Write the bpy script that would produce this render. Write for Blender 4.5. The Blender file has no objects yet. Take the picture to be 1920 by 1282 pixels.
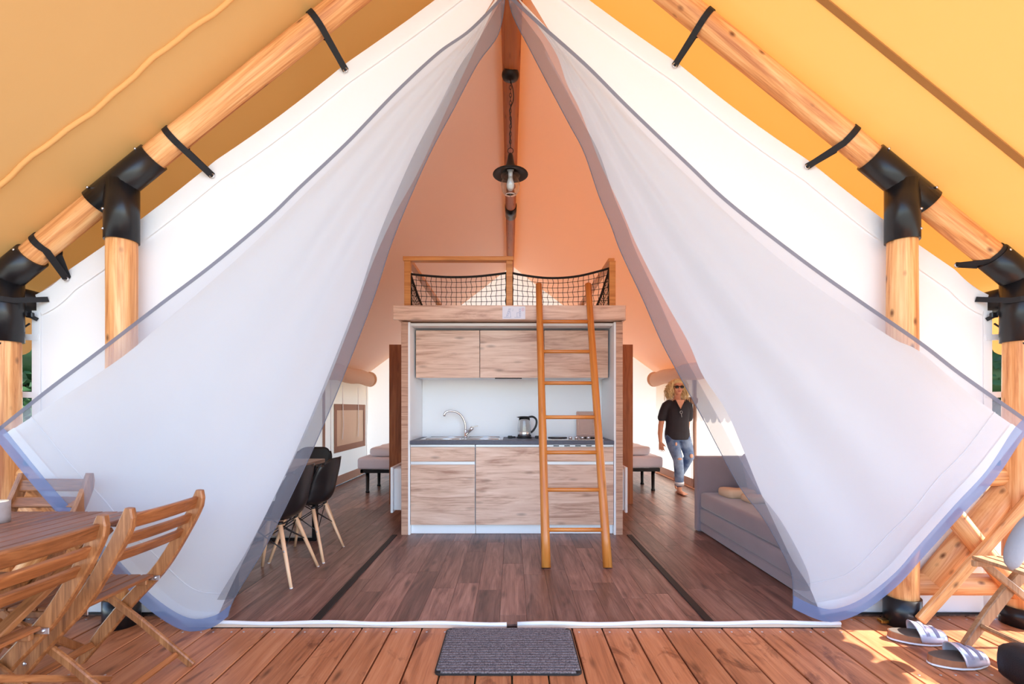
import bpy, bmesh, math, random
from mathutils import Vector, Matrix, noise
random.seed(7)
S = bpy.context.scene
C = S.collection
PI = math.pi

# ------------------------------------------------------------------ camera, sky, sun, exposure
F, CX, HY, CH = 860.0, 960.0, 766.0, 1.22      # focal length in px of a 1920 wide frame, horizon row, eye height
cam = bpy.data.cameras.new('camera'); camo = bpy.data.objects.new('camera', cam); C.objects.link(camo)
camo.location = (0, 0, CH); camo.rotation_euler = (PI/2, 0, 0)
cam.sensor_width = 36; cam.lens = 36*F/1920; cam.shift_y = (HY-641)/1920; cam.clip_start = .05
cam.dof.use_dof = True; cam.dof.focus_distance = 4.4; cam.dof.aperture_fstop = 4.0
S.camera = camo
SUN = Vector((.69, -.02, .72)).normalized()
w = bpy.data.worlds.new('sky'); S.world = w; w.use_nodes = True
nt = w.node_tree; nt.nodes.clear()
sky = nt.nodes.new('ShaderNodeTexSky'); sky.sky_type = 'NISHITA'; sky.sun_disc = False
sky.sun_elevation = math.asin(SUN.z); sky.sun_rotation = math.atan2(SUN.x, SUN.y); sky.dust_density = .7; sky.ozone_density = 1.6
bg = nt.nodes.new('ShaderNodeBackground'); bg.inputs[1].default_value = 1.0
wo = nt.nodes.new('ShaderNodeOutputWorld'); nt.links.new(sky.outputs[0], bg.inputs[0]); nt.links.new(bg.outputs[0], wo.inputs[0])
sl = bpy.data.lights.new('sun', 'SUN'); sl.energy = 19; sl.angle = .0093; sl.color = (1, .95, .87)
so = bpy.data.objects.new('sun', sl); C.objects.link(so); so.location = (6, 3, 9)
so.rotation_euler = SUN.to_track_quat('Z', 'Y').to_euler()
S.view_settings.view_transform = 'Standard'; S.view_settings.look = 'None'
S.view_settings.gamma = 1; S.view_settings.exposure = -.08; S.view_settings.use_curve_mapping = False
S.cycles.max_bounces = 8; S.cycles.diffuse_bounces = 5; S.cycles.glossy_bounces = 3; S.cycles.transmission_bounces = 6; S.cycles.transparent_max_bounces = 12
S.cycles.adaptive_threshold = .04
S.cycles.sample_clamp_indirect = 8

def P(x, y, Y):
    return Vector(((x-CX)*Y/F, Y, CH-(y-HY)*Y/F))

# ------------------------------------------------------------------ materials
def lin(c):
    return tuple(((v/255)/12.92 if v/255 <= .04045 else ((v/255+.055)/1.055)**2.4) for v in c) + (1,)
def newmat(name):
    m = bpy.data.materials.new(name); m.use_nodes = True
    t = m.node_tree; t.nodes.clear()
    o = t.nodes.new('ShaderNodeOutputMaterial')
    return m, t, o
def N(t, typ, **kw):
    n = t.nodes.new(typ)
    for k, v in kw.items():
        if k.startswith('i_'):
            key = k[2:]; n.inputs[int(key) if key.isdigit() else key.replace('_', ' ')].default_value = v
        else: setattr(n, k, v)
    return n
def plain(name, c, rough=.5, metal=0, noise_amt=.06, nscale=8, bump=0, bscale=200, sheen=0, trans=0, ior=1.45, coat=0):
    m, t, o = newmat(name)
    b = N(t, 'ShaderNodeBsdfPrincipled', i_Roughness=rough, i_Metallic=metal)
    b.inputs['IOR'].default_value = ior; b.inputs['Transmission Weight'].default_value = trans
    b.inputs['Sheen Weight'].default_value = sheen; b.inputs['Coat Weight'].default_value = coat
    co = N(t, 'ShaderNodeTexCoord'); ns = N(t, 'ShaderNodeTexNoise', i_Scale=nscale, i_Detail=4)
    t.links.new(co.outputs['Object'], ns.inputs['Vector'])
    mx = N(t, 'ShaderNodeMix', data_type='RGBA'); l = lin(c)
    mx.inputs[6].default_value = tuple(v*(1-noise_amt) for v in l[:3])+(1,); mx.inputs[7].default_value = tuple(min(1, v*(1+noise_amt)) for v in l[:3])+(1,)
    t.links.new(ns.outputs[0], mx.inputs[0]); t.links.new(mx.outputs[2], b.inputs['Base Color'])
    if bump:
        n2 = N(t, 'ShaderNodeTexNoise', i_Scale=bscale, i_Detail=3); t.links.new(co.outputs['Object'], n2.inputs['Vector'])
        bp = N(t, 'ShaderNodeBump', i_Strength=bump, i_Distance=.004); t.links.new(n2.outputs[0], bp.inputs['Height']); t.links.new(bp.outputs[0], b.inputs['Normal'])
    t.links.new(b.outputs[0], o.inputs[0])
    return m
def wood(name, dark, mid, light, axis=2, along=1.0, across=14, rough=.5, rand=.22, knots=.5, coat=0, contrast=1.0, kscale=(2.0, 7), stain=0):
    m, t, o = newmat(name); L = t.links.new
    co = N(t, 'ShaderNodeTexCoord'); oi = N(t, 'ShaderNodeObjectInfo')
    mu = N(t, 'ShaderNodeMath', operation='MULTIPLY', i_1=61.0); L(oi.outputs['Random'], mu.inputs[0])
    ad = N(t, 'ShaderNodeVectorMath', operation='ADD'); L(co.outputs['Object'], ad.inputs[0]); L(mu.outputs[0], ad.inputs[1])
    def mp(al, ac):
        q = N(t, 'ShaderNodeMapping'); sc = [ac]*3; sc[axis] = al; q.inputs['Scale'].default_value = sc; L(ad.outputs[0], q.inputs['Vector']); return q
    n1 = N(t, 'ShaderNodeTexNoise', i_Scale=1.0, i_Detail=5, i_Roughness=.6, i_Distortion=1.4); L(mp(along, across).outputs[0], n1.inputs['Vector'])
    n2 = N(t, 'ShaderNodeTexNoise', i_Scale=1.0, i_Detail=3, i_Roughness=.6, i_Distortion=.3); L(mp(along*2.5, across*9).outputs[0], n2.inputs['Vector'])
    a = N(t, 'ShaderNodeMath', operation='MULTIPLY_ADD', i_1=.3); L(n2.outputs[0], a.inputs[0]); 
    s7 = N(t, 'ShaderNodeMath', operation='MULTIPLY', i_1=.7); L(n1.outputs[0], s7.inputs[0]); L(s7.outputs[0], a.inputs[2])
    r = N(t, 'ShaderNodeValToRGB'); e = r.color_ramp.elements
    h = .2/contrast
    e[0].position = .5-h; e[0].color = lin(dark); e[1].position = .5+h; e[1].color = lin(light)
    q = e.new(.5); q.color = lin(mid); L(a.outputs[0], r.inputs[0])
    col = r.outputs[0]
    if knots:
        v = N(t, 'ShaderNodeTexVoronoi', i_Scale=1.0); L(mp(*kscale).outputs[0], v.inputs['Vector'])
        kr = N(t, 'ShaderNodeMapRange', i_1=.05, i_2=.2, i_3=knots, i_4=0.0); L(v.outputs['Distance'], kr.inputs[0])
        km = N(t, 'ShaderNodeMix', data_type='RGBA'); km.inputs[7].default_value = tuple(x*.35 for x in lin(dark)[:3])+(1,)
        L(kr.outputs[0], km.inputs[0]); L(col, km.inputs[6]); col = km.outputs[2]
    if stain:
        n3 = N(t, 'ShaderNodeTexNoise', i_Scale=1.0, i_Detail=6, i_Roughness=.65, i_Distortion=2); L(mp(2.2, 5).outputs[0], n3.inputs['Vector'])
        sr = N(t, 'ShaderNodeMapRange', i_1=.56, i_2=.66, i_3=0.0, i_4=stain); L(n3.outputs[0], sr.inputs[0])
        sm = N(t, 'ShaderNodeMix', data_type='RGBA', blend_type='MULTIPLY'); sm.inputs[7].default_value = (.35, .25, .2, 1); L(sr.outputs[0], sm.inputs[0]); L(col, sm.inputs[6]); col = sm.outputs[2]
    mr = N(t, 'ShaderNodeMapRange', i_1=0.0, i_2=1.0, i_3=1-rand, i_4=1+rand); L(oi.outputs['Random'], mr.inputs[0])
    hs = N(t, 'ShaderNodeHueSaturation'); L(mr.outputs[0], hs.inputs['Value']); L(col, hs.inputs['Color'])
    b = N(t, 'ShaderNodeBsdfPrincipled', i_Roughness=rough); b.inputs['Coat Weight'].default_value = coat; b.inputs['Coat Roughness'].default_value = .25
    L(hs.outputs[0], b.inputs['Base Color'])
    bp = N(t, 'ShaderNodeBump', i_Strength=.15, i_Distance=.003); L(a.outputs[0], bp.inputs['Height']); L(bp.outputs[0], b.inputs['Normal'])
    L(b.outputs[0], o.inputs[0])
    return m
def cloth(name, c, ct, fac=.4, alpha=1.0, weave=900, soft=0.0, wr=.25):
    """diffuse + light passing through; alpha < 1 lets part of the light straight through the holes of a net"""
    m, t, o = newmat(name); L = t.links.new
    co = N(t, 'ShaderNodeTexCoord')
    n1 = N(t, 'ShaderNodeTexNoise', i_Scale=3.0, i_Detail=3, i_Roughness=.5, i_Distortion=.5); L(co.outputs['Object'], n1.inputs['Vector'])
    n2 = N(t, 'ShaderNodeTexNoise', i_Scale=weave, i_Detail=1); L(co.outputs['Object'], n2.inputs['Vector'])
    ad = N(t, 'ShaderNodeMath', operation='MULTIPLY_ADD', i_1=.02); L(n2.outputs[0], ad.inputs[0]); L(n1.outputs[0], ad.inputs[2])
    bp = N(t, 'ShaderNodeBump', i_Strength=wr, i_Distance=.05); L(ad.outputs[0], bp.inputs['Height'])
    d = N(t, 'ShaderNodeBsdfDiffuse', i_Color=lin(c)); tr = N(t, 'ShaderNodeBsdfTranslucent', i_Color=lin(ct))
    L(bp.outputs[0], d.inputs['Normal']); L(bp.outputs[0], tr.inputs['Normal'])
    mx = N(t, 'ShaderNodeMixShader', i_0=fac); L(d.outputs[0], mx.inputs[1]); L(tr.outputs[0], mx.inputs[2]); out = mx
    if alpha < 1:
        tp = N(t, 'ShaderNodeBsdfTransparent'); m2 = N(t, 'ShaderNodeMixShader', i_0=alpha); L(tp.outputs[0], m2.inputs[1]); L(mx.outputs[0], m2.inputs[2]); out = m2
    L(out.outputs[0], o.inputs[0])
    return m

M = {}
M['log'] = wood('peeled_pine', (176, 104, 56), (218, 152, 94), (238, 186, 130), along=1.1, across=13, rough=.5, knots=.95, kscale=(7, 13), rand=.05, contrast=1.5)
M['login'] = wood('inner_pine', (128, 62, 24), (172, 92, 40), (194, 114, 54), along=.6, across=12, rough=.5, knots=.6, kscale=(4, 14), rand=.06)
M['deck'] = wood('deck_larch', (136, 78, 46), (178, 111, 71), (200, 137, 95), axis=1, along=1.3, across=16, rough=.42, knots=.7, kscale=(3, 10), rand=.16, stain=.75)
M['plank'] = wood('floor_vinyl', (84, 56, 48), (132, 95, 82), (164, 126, 110), axis=1, along=1.5, across=13, rough=.36, knots=.6, kscale=(2.6, 8), rand=.3, contrast=1.2)
M['oak'] = wood('oak_laminate', (172, 124, 102), (224, 186, 162), (242, 212, 192), axis=0, along=1.3, across=11, rough=.45, knots=.45, kscale=(3.2, 10), rand=.03, contrast=1.15)
M['oakedge'] = wood('oak_end_grain', (150, 104, 84), (200, 156, 130), (216, 176, 150), axis=0, along=2.0, across=60, rough=.5, knots=0, rand=.03, contrast=1.3)
M['rail'] = wood('loft_pine', (178, 106, 50), (206, 138, 74), (224, 160, 94), axis=0, along=1.2, across=26, rough=.5, knots=.3, rand=.08)
M['honey'] = wood('ladder_wood', (168, 88, 28), (202, 120, 48), (220, 146, 72), along=1.2, across=24, rough=.36, knots=.5, kscale=(3.5, 16), rand=.06, coat=.3)
M['panel'] = wood('partition_wood', (116, 62, 32), (156, 92, 54), (180, 114, 70), axis=2, along=1.2, across=12, rough=.45, knots=.6, kscale=(2, 6), rand=.05)
M['acacia'] = wood('acacia', (96, 54, 26), (148, 92, 52), (184, 126, 80), axis=2, along=3.0, across=26, rough=.42, knots=.25, rand=.12)
M['acaciax'] = wood('acacia_slat', (90, 48, 22), (140, 82, 44), (174, 112, 68), axis=0, along=2.5, across=34, rough=.4, knots=.2, rand=.14)
M['tabley'] = wood('acacia_top', (84, 50, 34), (124, 78, 56), (158, 108, 82), axis=1, along=2.5, across=34, rough=.38, knots=.2, rand=.14)
M['teakr'] = wood('worn_acacia', (120, 84, 56), (158, 118, 84), (186, 146, 108), axis=2, along=3.0, across=26, rough=.5, knots=.25, rand=.1)
M['beech'] = wood('beech_leg', (206, 158, 118), (226, 182, 144), (238, 200, 166), along=1.5, across=30, rough=.45, knots=0, rand=.05)
M['dtop'] = wood('dining_top', (112, 92, 80), (146, 124, 110), (166, 146, 132), axis=1, along=1.5, across=20, rough=.4, knots=.2, rand=.03)
M['wallcloth'] = cloth('white_canvas', (248, 248, 250), (236, 240, 250), .25, wr=.12)
M['sidecloth'] = cloth('side_canvas', (242, 234, 224), (252, 240, 226), .36, wr=.15)
M['ceilcloth'] = cloth('inner_roof_canvas', (250, 240, 236), (255, 222, 206), .46, wr=.1)
M['flap'] = cloth('door_canvas', (243, 241, 240), (246, 240, 234), .35, wr=.15)
M['fly'] = cloth('tan_roof_canvas', (202, 160, 114), (255, 170, 66), .09, wr=.12)
M['seaml'] = cloth('roof_seam_fold', (240, 186, 120), (255, 200, 100), .2)
M['seam'] = cloth('roof_seam_tape', (206, 150, 90), (150, 96, 44), .4)
M['net'] = cloth('insect_net', (176, 179, 192), (176, 179, 190), .45, alpha=.40, wr=.1)
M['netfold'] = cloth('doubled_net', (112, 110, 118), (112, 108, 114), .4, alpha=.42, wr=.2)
M['nethem'] = cloth('net_hem', (122, 140, 180), (122, 142, 184), .4, alpha=.66, wr=.3)
M['nettape'] = cloth('net_edge_tape', (120, 120, 134), (120, 120, 132), .3, alpha=.85)
M['whitehem'] = cloth('white_hem', (248, 248, 250), (245, 242, 240), .3)
M['brownhem'] = plain('brown_blind_border', (172, 136, 118), .8)
M['skirt'] = plain('pink_skirt', (206, 172, 154), .8)
M['blind'] = plain('cream_blind', (236, 214, 190), .8, noise_amt=.02)
M['cream'] = cloth('cream_canvas', (236, 210, 188), (250, 214, 180), .4)
M['blackmetal'] = plain('black_steel', (22, 21, 24), .32, 0, bump=.05)
M['bolt'] = plain('zinc_bolt', (200, 200, 205), .3, 1)
M['strap'] = plain('black_webbing', (20, 18, 22), .7, bump=.3, bscale=600)
M['rope'] = plain('black_cord', (18, 18, 18), .7)
M['white'] = plain('white_laminate', (247, 247, 248), .4, noise_amt=.01)
M['splash'] = plain('white_wall_panel', (248, 249, 250), .35, noise_amt=.01)
M['alu'] = plain('alu_channel', (222, 226, 232), .35, .3, noise_amt=.02)
M['worktop'] = plain('slate_worktop', (88, 90, 104), .45, noise_amt=.25, nscale=40)
M['steel'] = plain('brushed_steel', (210, 210, 212), .22, 1, noise_amt=.05)
M['chrome'] = plain('chrome', (226, 222, 220), .08, 1)
M['blackplastic'] = plain('black_plastic', (24, 22, 25), .32)
M['rubber'] = plain('black_rubber', (30, 27, 27), .55)
M['darkglass'] = plain('black_enamel', (24, 24, 26), .15)
M['glass'] = plain('clear_glass', (250, 250, 250), .02, trans=1, noise_amt=0)
M['bulb'] = plain('frosted_bulb', (248, 246, 242), .4)
M['lampmetal'] = plain('dark_bronze', (40, 32, 28), .42, .4)
M['sheet'] = plain('white_bedding', (226, 218, 226), .85, bump=.25, bscale=14, sheen=.2)
M['duvet'] = plain('white_duvet', (232, 226, 232), .85, bump=.4, bscale=10, sheen=.2)
M['velvet'] = plain('grey_velvet', (138, 126, 134), .85, noise_amt=.14, nscale=5, bump=.1, sheen=.4)
M['blanket'] = plain('beige_blanket', (206, 178, 152), .9, bump=.4, bscale=30)
M['cushion'] = plain('grey_cushion', (148, 142, 160), .9, bump=.2, bscale=60)
M['paper'] = plain('white_paper', (230, 230, 240), .6, noise_amt=.01)
M['ink'] = plain('blue_ink', (120, 140, 190), .6)
M['redink'] = plain('pink_ink', (214, 130, 160), .6)
M['ground'] = plain('pale_gravel', (150, 148, 136), .9, noise_amt=.2, nscale=3, bump=.4, bscale=40)
M['underdeck'] = plain('dark_joist', (54, 34, 24), .8)
M['leaf'] = plain('dark_leaf', (30, 62, 26), .6, noise_amt=.5, nscale=4)
M['bark'] = plain('tree_bark', (86, 68, 52), .9, noise_amt=.3, nscale=20)
M['skin'] = plain('skin', (224, 160, 128), .5, noise_amt=.04)
M['lip'] = plain('lips', (190, 98, 90), .45)
M['hair'] = plain('blond_hair', (238, 206, 152), .5, noise_amt=.22, nscale=30)
M['tee'] = plain('black_jersey', (48, 44, 50), .85, noise_amt=.15, nscale=12, bump=.3, bscale=18)
M['skinpatch'] = plain('knee_skin', (226, 176, 152), .6)
M['cork'] = plain('cork_sole', (150, 96, 66), .8, noise_amt=.25, nscale=60)
M['insole'] = plain('dark_insole', (92, 80, 72), .7, noise_amt=.2, nscale=20)
M['silver'] = plain('silver_strap', (206, 204, 220), .3, .5, noise_amt=.25, nscale=30)
M['solewhite'] = plain('white_sole', (226, 222, 228), .6)
M['brass'] = plain('brass', (176, 130, 60), .3, 1)
M['sock'] = plain('grey_knit', (150, 150, 156), .9, noise_amt=.12, nscale=14, bump=.4, bscale=120)
M['navy'] = plain('black_nylon', (16, 15, 22), .5, bump=.2, bscale=200)
M['wax'] = plain('candle_wax', (250, 236, 206), .5)
M['birch'] = plain('birch_bark', (150, 134, 128), .8, noise_amt=.3, nscale=25, bump=.4, bscale=60)
M['board'] = plain('pink_board', (206, 166, 150), .6, noise_amt=.08, nscale=20)
M['zip'] = plain('white_zip', (235, 232, 232), .6)
# denim with worn patches
def denim():
    m, t, o = newmat('washed_denim'); L = t.links.new
    co = N(t, 'ShaderNodeTexCoord'); n1 = N(t, 'ShaderNodeTexNoise', i_Scale=7.0, i_Detail=4); L(co.outputs['Object'], n1.inputs['Vector'])
    r = N(t, 'ShaderNodeValToRGB'); e = r.color_ramp.elements; e[0].position = .35; e[0].color = lin((74, 98, 140)); e[1].position = .68; e[1].color = lin((160, 182, 210)); L(n1.outputs[0], r.inputs[0])
    b = N(t, 'ShaderNodeBsdfPrincipled', i_Roughness=.85); L(r.outputs[0], b.inputs['Base Color']); L(b.outputs[0], o.inputs[0]); return m
M['denim'] = denim()
# ribbed carpet mat
def matmat():
    m, t, o = newmat('ribbed_carpet'); L = t.links.new
    co = N(t, 'ShaderNodeTexCoord'); n1 = N(t, 'ShaderNodeTexNoise', i_Scale=160.0, i_Detail=3); L(co.outputs['Object'], n1.inputs['Vector'])
    r = N(t, 'ShaderNodeValToRGB'); e = r.color_ramp.elements; e[0].position = .36; e[0].color = lin((72, 62, 62)); e[1].position = .66; e[1].color = lin((132, 118, 116)); L(n1.outputs[0], r.inputs[0])
    b = N(t, 'ShaderNodeBsdfPrincipled', i_Roughness=.95); L(r.outputs[0], b.inputs['Base Color'])
    bp = N(t, 'ShaderNodeBump', i_Strength=.7, i_Distance=.004); L(n1.outputs[0], bp.inputs['Height']); L(bp.outputs[0], b.inputs['Normal']); L(b.outputs[0], o.inputs[0]); return m
M['mat'] = matmat()

# ------------------------------------------------------------------ mesh helpers
class MB:
    def __init__(s): s.v = []; s.f = []; s.m = []; s.sm = []; s.cur = 0
    def add(s, vs, fs, smooth=False):
        o = len(s.v); s.v += [tuple(q) for q in vs]
        for f in fs: s.f.append([i+o for i in f]); s.m.append(s.cur); s.sm.append(smooth)
        return s
    def box(s, c, d, bev=0.0, rot=None, loc=None):
        """box of full size d centred on c, edges cut by bev"""
        hx, hy, hz = d[0]/2, d[1]/2, d[2]/2
        if bev <= 0:
            vs = [Vector((x*hx, y*hy, z*hz)) for x in (-1, 1) for y in (-1, 1) for z in (-1, 1)]
            fs = [(0, 1, 3, 2), (4, 6, 7, 5), (0, 4, 5, 1), (2, 3, 7, 6), (0, 2, 6, 4), (1, 5, 7, 3)]
        else:
            bm = bmesh.new(); bmesh.ops.create_cube(bm, size=1)
            for q in bm.verts: q.co = Vector((q.co.x*d[0], q.co.y*d[1], q.co.z*d[2]))
            bmesh.ops.bevel(bm, geom=bm.edges[:], offset=min(bev, min(d)*.45), segments=2 if bev > .012 else 1, affect='EDGES', profile=.5)
            bm.verts.index_update(); vs = [q.co.copy() for q in bm.verts]; fs = [[q.index for q in f.verts] for f in bm.faces]; bm.free()
        if rot is not None: vs = [rot @ q for q in vs]
        return s.add([q+Vector(c) for q in vs], fs, bev > .012)
    def tube(s, pts, rad, seg=8, cap=True, ref=None, closed=False, flat=None):
        """swept tube; rad a number, a list of numbers or of (rx, ry)"""
        pts = [Vector(p) for p in pts]; n = len(pts)
        if not isinstance(rad, (list, tuple)): rad = [rad]*n
        vs = []; prev = None
        for i, p in enumerate(pts):
            if closed: t = pts[(i+1) % n]-pts[i-1]
            else: t = pts[min(i+1, n-1)]-pts[max(i-1, 0)]
            t = t.normalized() if t.length > 1e-9 else Vector((0, 0, 1))
            if ref is not None: x = Vector(ref)-t*t.dot(Vector(ref))
            elif prev is None:
                a = Vector((0, 0, 1)) if abs(t.z) < .9 else Vector((1, 0, 0)); x = a-t*t.dot(a)
            else: x = prev-t*t.dot(prev)
            if x.length < 1e-6: x = t.orthogonal()
            x.normalize(); y = t.cross(x); prev = x
            r = rad[i]; rx, ry = r if isinstance(r, (list, tuple)) else (r, r)
            for k in range(seg):
                a = 2*PI*k/seg; vs.append(p+x*rx*math.cos(a)+y*ry*math.sin(a))
        fs = []
        for i in range(n if closed else n-1):
            j = (i+1) % n
            for k in range(seg): fs.append((i*seg+k, i*seg+(k+1) % seg, j*seg+(k+1) % seg, j*seg+k))
        o = len(s.v); s.add(vs, fs, seg > 4)
        if cap and not closed:
            s.f.append([o+k for k in range(seg)][::-1]); s.m.append(s.cur); s.sm.append(False)
            s.f.append([o+(n-1)*seg+k for k in range(seg)]); s.m.append(s.cur); s.sm.append(False)
        return s
    def lathe(s, prof, seg=20, c=(0, 0, 0), cap=True):
        c = Vector(c); vs = [c+Vector((r*math.cos(2*PI*k/seg), r*math.sin(2*PI*k/seg), z)) for r, z in prof for k in range(seg)]
        fs = [(i*seg+k, i*seg+(k+1) % seg, (i+1)*seg+(k+1) % seg, (i+1)*seg+k) for i in range(len(prof)-1) for k in range(seg)]
        o = len(s.v); s.add(vs, fs, True)
        if cap:
            s.f.append([o+k for k in range(seg)][::-1]); s.m.append(s.cur); s.sm.append(False)
            s.f.append([o+(len(prof)-1)*seg+k for k in range(seg)]); s.m.append(s.cur); s.sm.append(False)
        return s
    def ell(s, c, r, u=14, v=9, rot=None):
        vs = []; c = Vector(c)
        for i in range(v+1):
            th = PI*i/v
            for k in range(u):
                q = Vector((r[0]*math.sin(th)*math.cos(2*PI*k/u), r[1]*math.sin(th)*math.sin(2*PI*k/u), r[2]*math.cos(th)))
                vs.append(c+(rot @ q if rot is not None else q))
        return s.add(vs, [(i*u+k, (i+1)*u+k, (i+1)*u+(k+1) % u, i*u+(k+1) % u) for i in range(v) for k in range(u)], True)
    def grid(s, fn, nu, nv, smooth=True):
        vs = [fn(i/nu, j/nv) for j in range(nv+1) for i in range(nu+1)]
        return s.add(vs, [(j*(nu+1)+i, j*(nu+1)+i+1, (j+1)*(nu+1)+i+1, (j+1)*(nu+1)+i) for j in range(nv) for i in range(nu)], smooth)
    def prism(s, poly, a, b):
        """poly of 3-D points extruded from offset a to offset b (vectors)"""
        n = len(poly); a, b = Vector(a), Vector(b); vs = [Vector(p)+a for p in poly]+[Vector(p)+b for p in poly]
        fs = [list(range(n))[::-1], [n+i for i in range(n)]]+[(i, (i+1) % n, n+(i+1) % n, n+i) for i in range(n)]
        return s.add(vs, fs)
    def ribbon(s, pts, wdir, width, th=.002):
        """flat band along pts, its breadth along wdir"""
        pts = [Vector(p) for p in pts]; n = len(pts); vs = []
        for i, p in enumerate(pts):
            t = (pts[min(i+1, n-1)]-pts[max(i-1, 0)]).normalized(); w_ = Vector(wdir); w_ = (w_-t*t.dot(w_)).normalized(); nn = t.cross(w_)
            for a, b in ((-1, -1), (1, -1), (1, 1), (-1, 1)): vs.append(p+w_*width/2*a+nn*th/2*b)
        fs = [(i*4+k, i*4+(k+1) % 4, (i+1)*4+(k+1) % 4, (i+1)*4+k) for i in range(n-1) for k in range(4)]
        fs += [(3, 2, 1, 0), tuple((n-1)*4+k for k in range(4))]
        return s.add(vs, fs)
    def mesh(s, name, mats):
        me = bpy.data.meshes.new(name); me.from_pydata(s.v, [], s.f); me.update()
        for q in (mats if isinstance(mats, (list, tuple)) else [mats]): me.materials.append(M[q] if isinstance(q, str) else q)
        me.polygons.foreach_set('material_index', s.m); me.polygons.foreach_set('use_smooth', s.sm); me.update()
        bm = bmesh.new(); bm.from_mesh(me); bmesh.ops.recalc_face_normals(bm, faces=bm.faces); bm.to_mesh(me); bm.free()
        return me
    def build(s, name, mats, parent=None, mat=None):
        return link(name, s.mesh(name, mats), parent, mat)
def link(name, me, parent=None, mat=None):
    o = bpy.data.objects.new(name, me); C.objects.link(o)
    if mat is not None: o.matrix_basis = mat
    if parent is not None: setpar(o, parent)
    return o
def wmat(o): 
    return o.matrix_basis if o.parent is None else wmat(o.parent) @ o.matrix_parent_inverse @ o.matrix_basis
def setpar(o, p):
    o.parent = p; o.matrix_parent_inverse = wmat(p).inverted()
def tag(o, label=None, cat=None, group=None, kind=None):
    for k, v in (('label', label), ('category', cat), ('group', group), ('kind', kind)):
        if v: o[k] = v
    return o
def thing(name, label, cat, loc=(0, 0, 0), rz=0, group=None):
    o = bpy.data.objects.new(name, None); C.objects.link(o); o.empty_display_size = .1
    o.location = loc; o.rotation_euler = (0, 0, rz); o.matrix_basis = Matrix.Translation(loc) @ Matrix.Rotation(rz, 4, 'Z')
    return tag(o, label, cat, group)
def copytree(o, parent=None, mat=None, label=None, group=None):
    c = o.copy(); C.objects.link(c); c.parent = parent
    if parent is not None: c.matrix_parent_inverse = o.matrix_parent_inverse.copy()
    for ch in o.children: copytree(ch, c)
    if mat is not None: c.matrix_basis = mat
    if label: c['label'] = label
    if group: c['group'] = group
    return c
def frame(p0, p1):
    p0, p1 = Vector(p0), Vector(p1); z = (p1-p0).normalized(); a = Vector((0, 1, 0)) if abs(z.y) < .9 else Vector((1, 0, 0))
    x = (a-z*a.dot(z)).normalized(); y = z.cross(x); m = Matrix((x, y, z)).transposed().to_4x4(); m.translation = p0; return m
def log(name, p0, p1, r0, r1=None, mat='log', parent=None, seg=18, wob=.015):
    """round timber with its own length axis, so that the grain follows it"""
    L_ = (Vector(p1)-Vector(p0)).length; r1 = r1 or r0; n = max(3, int(L_/.25)); mb = MB()
    ph = random.random()*6
    mb.tube([(wob*.5*r0*math.sin(ph+3*i/n), 0, L_*i/n) for i in range(n+1)], [(r0+(r1-r0)*i/n)*(1+wob*math.sin(ph+i*1.7)) for i in range(n+1)], seg)
    return mb.build(name, mat, parent, frame(p0, p1))
def cr(pts, n):
    """points spread evenly along a smooth curve through pts"""
    pts = [Vector(p) for p in pts]; d = []; m = len(pts)
    for i in range(m-1):
        p0, p1, p2, p3 = pts[max(i-1, 0)], pts[i], pts[i+1], pts[min(i+2, m-1)]
        for k in range(12):
            t = k/12; d.append(.5*((2*p1)+(p2-p0)*t+(2*p0-5*p1+4*p2-p3)*t*t+(3*p1-p0-3*p2+p3)*t**3))
    d.append(pts[-1]); cum = [0]
    for i in range(1, len(d)): cum.append(cum[-1]+(d[i]-d[i-1]).length)
    out = []; j = 0
    for i in range(n+1):
        t = cum[-1]*i/n
        while j < len(d)-2 and cum[j+1] < t: j += 1
        q = (t-cum[j])/max(1e-9, cum[j+1]-cum[j]); out.append(d[j].lerp(d[j+1], min(1, max(0, q))))
    return out
# ------------------------------------------------------------------ setting: ground, deck, floor
def struct(o, label, cat): return tag(o, label, cat, kind='structure')
YW, YB, XW = 2.72, 8.9, 2.8                    # front wall, back wall, half width of the inner tent
RH, RS = 3.99, .745                            # ridge height and pitch of the inner tent
def hin(x): return RH-RS*abs(x)
def hfly(x): return 4.41-.81*abs(x)
def hraf(x): return 4.30-.81*abs(x)
YP = 2.61                                      # plane of the posts and rafters

g = MB().grid(lambda u, v: Vector((-40+80*u, -25+65*v, -.34+.05*noise.noise(Vector((u*30, v*30, 0))))), 40, 40).build('ground', 'ground')
struct(g, 'pale sandy ground around the tent', 'ground')

deck = MB()
for y in (.75, 1.35, 1.95, 2.5): deck.box((0, y, -.115), (7.4, .07, .14))
for x in (-3.6, 3.55): deck.box((x, 1.65, -.15), (.05, 2.1, .2))
deck = deck.build('floor_deck', 'underdeck'); struct(deck, 'reddish larch deck in front of the tent', 'deck')
pitch = .1675
def deckboard(L_):
    mb = MB().box((0, 0, -.0125), (pitch-.008, L_, .025), .003); mb.cur = 1
    for x in (-.05, .05):
        for y in (L_/2-.045, L_/2-.6): mb.lathe([(.0055, -.002), (.0055, .0008), (.004, .0012)], 8, (x, y, 0))
    return mb.mesh('deck_board', ['deck', 'bolt'])
db, dbs = deckboard(2.03), deckboard(2.18)
for i in range(-22, 21):
    x = pitch*(i+.5); wide = abs(x) > 1.9
    o = link('deck_board', dbs if wide else db, deck, Matrix.Translation((x, (2.715-1.09) if wide else (2.565-1.015), -.006+random.uniform(-.0012, .0012))) @ Matrix.Rotation(PI*0, 4, 'Z'))

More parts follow.
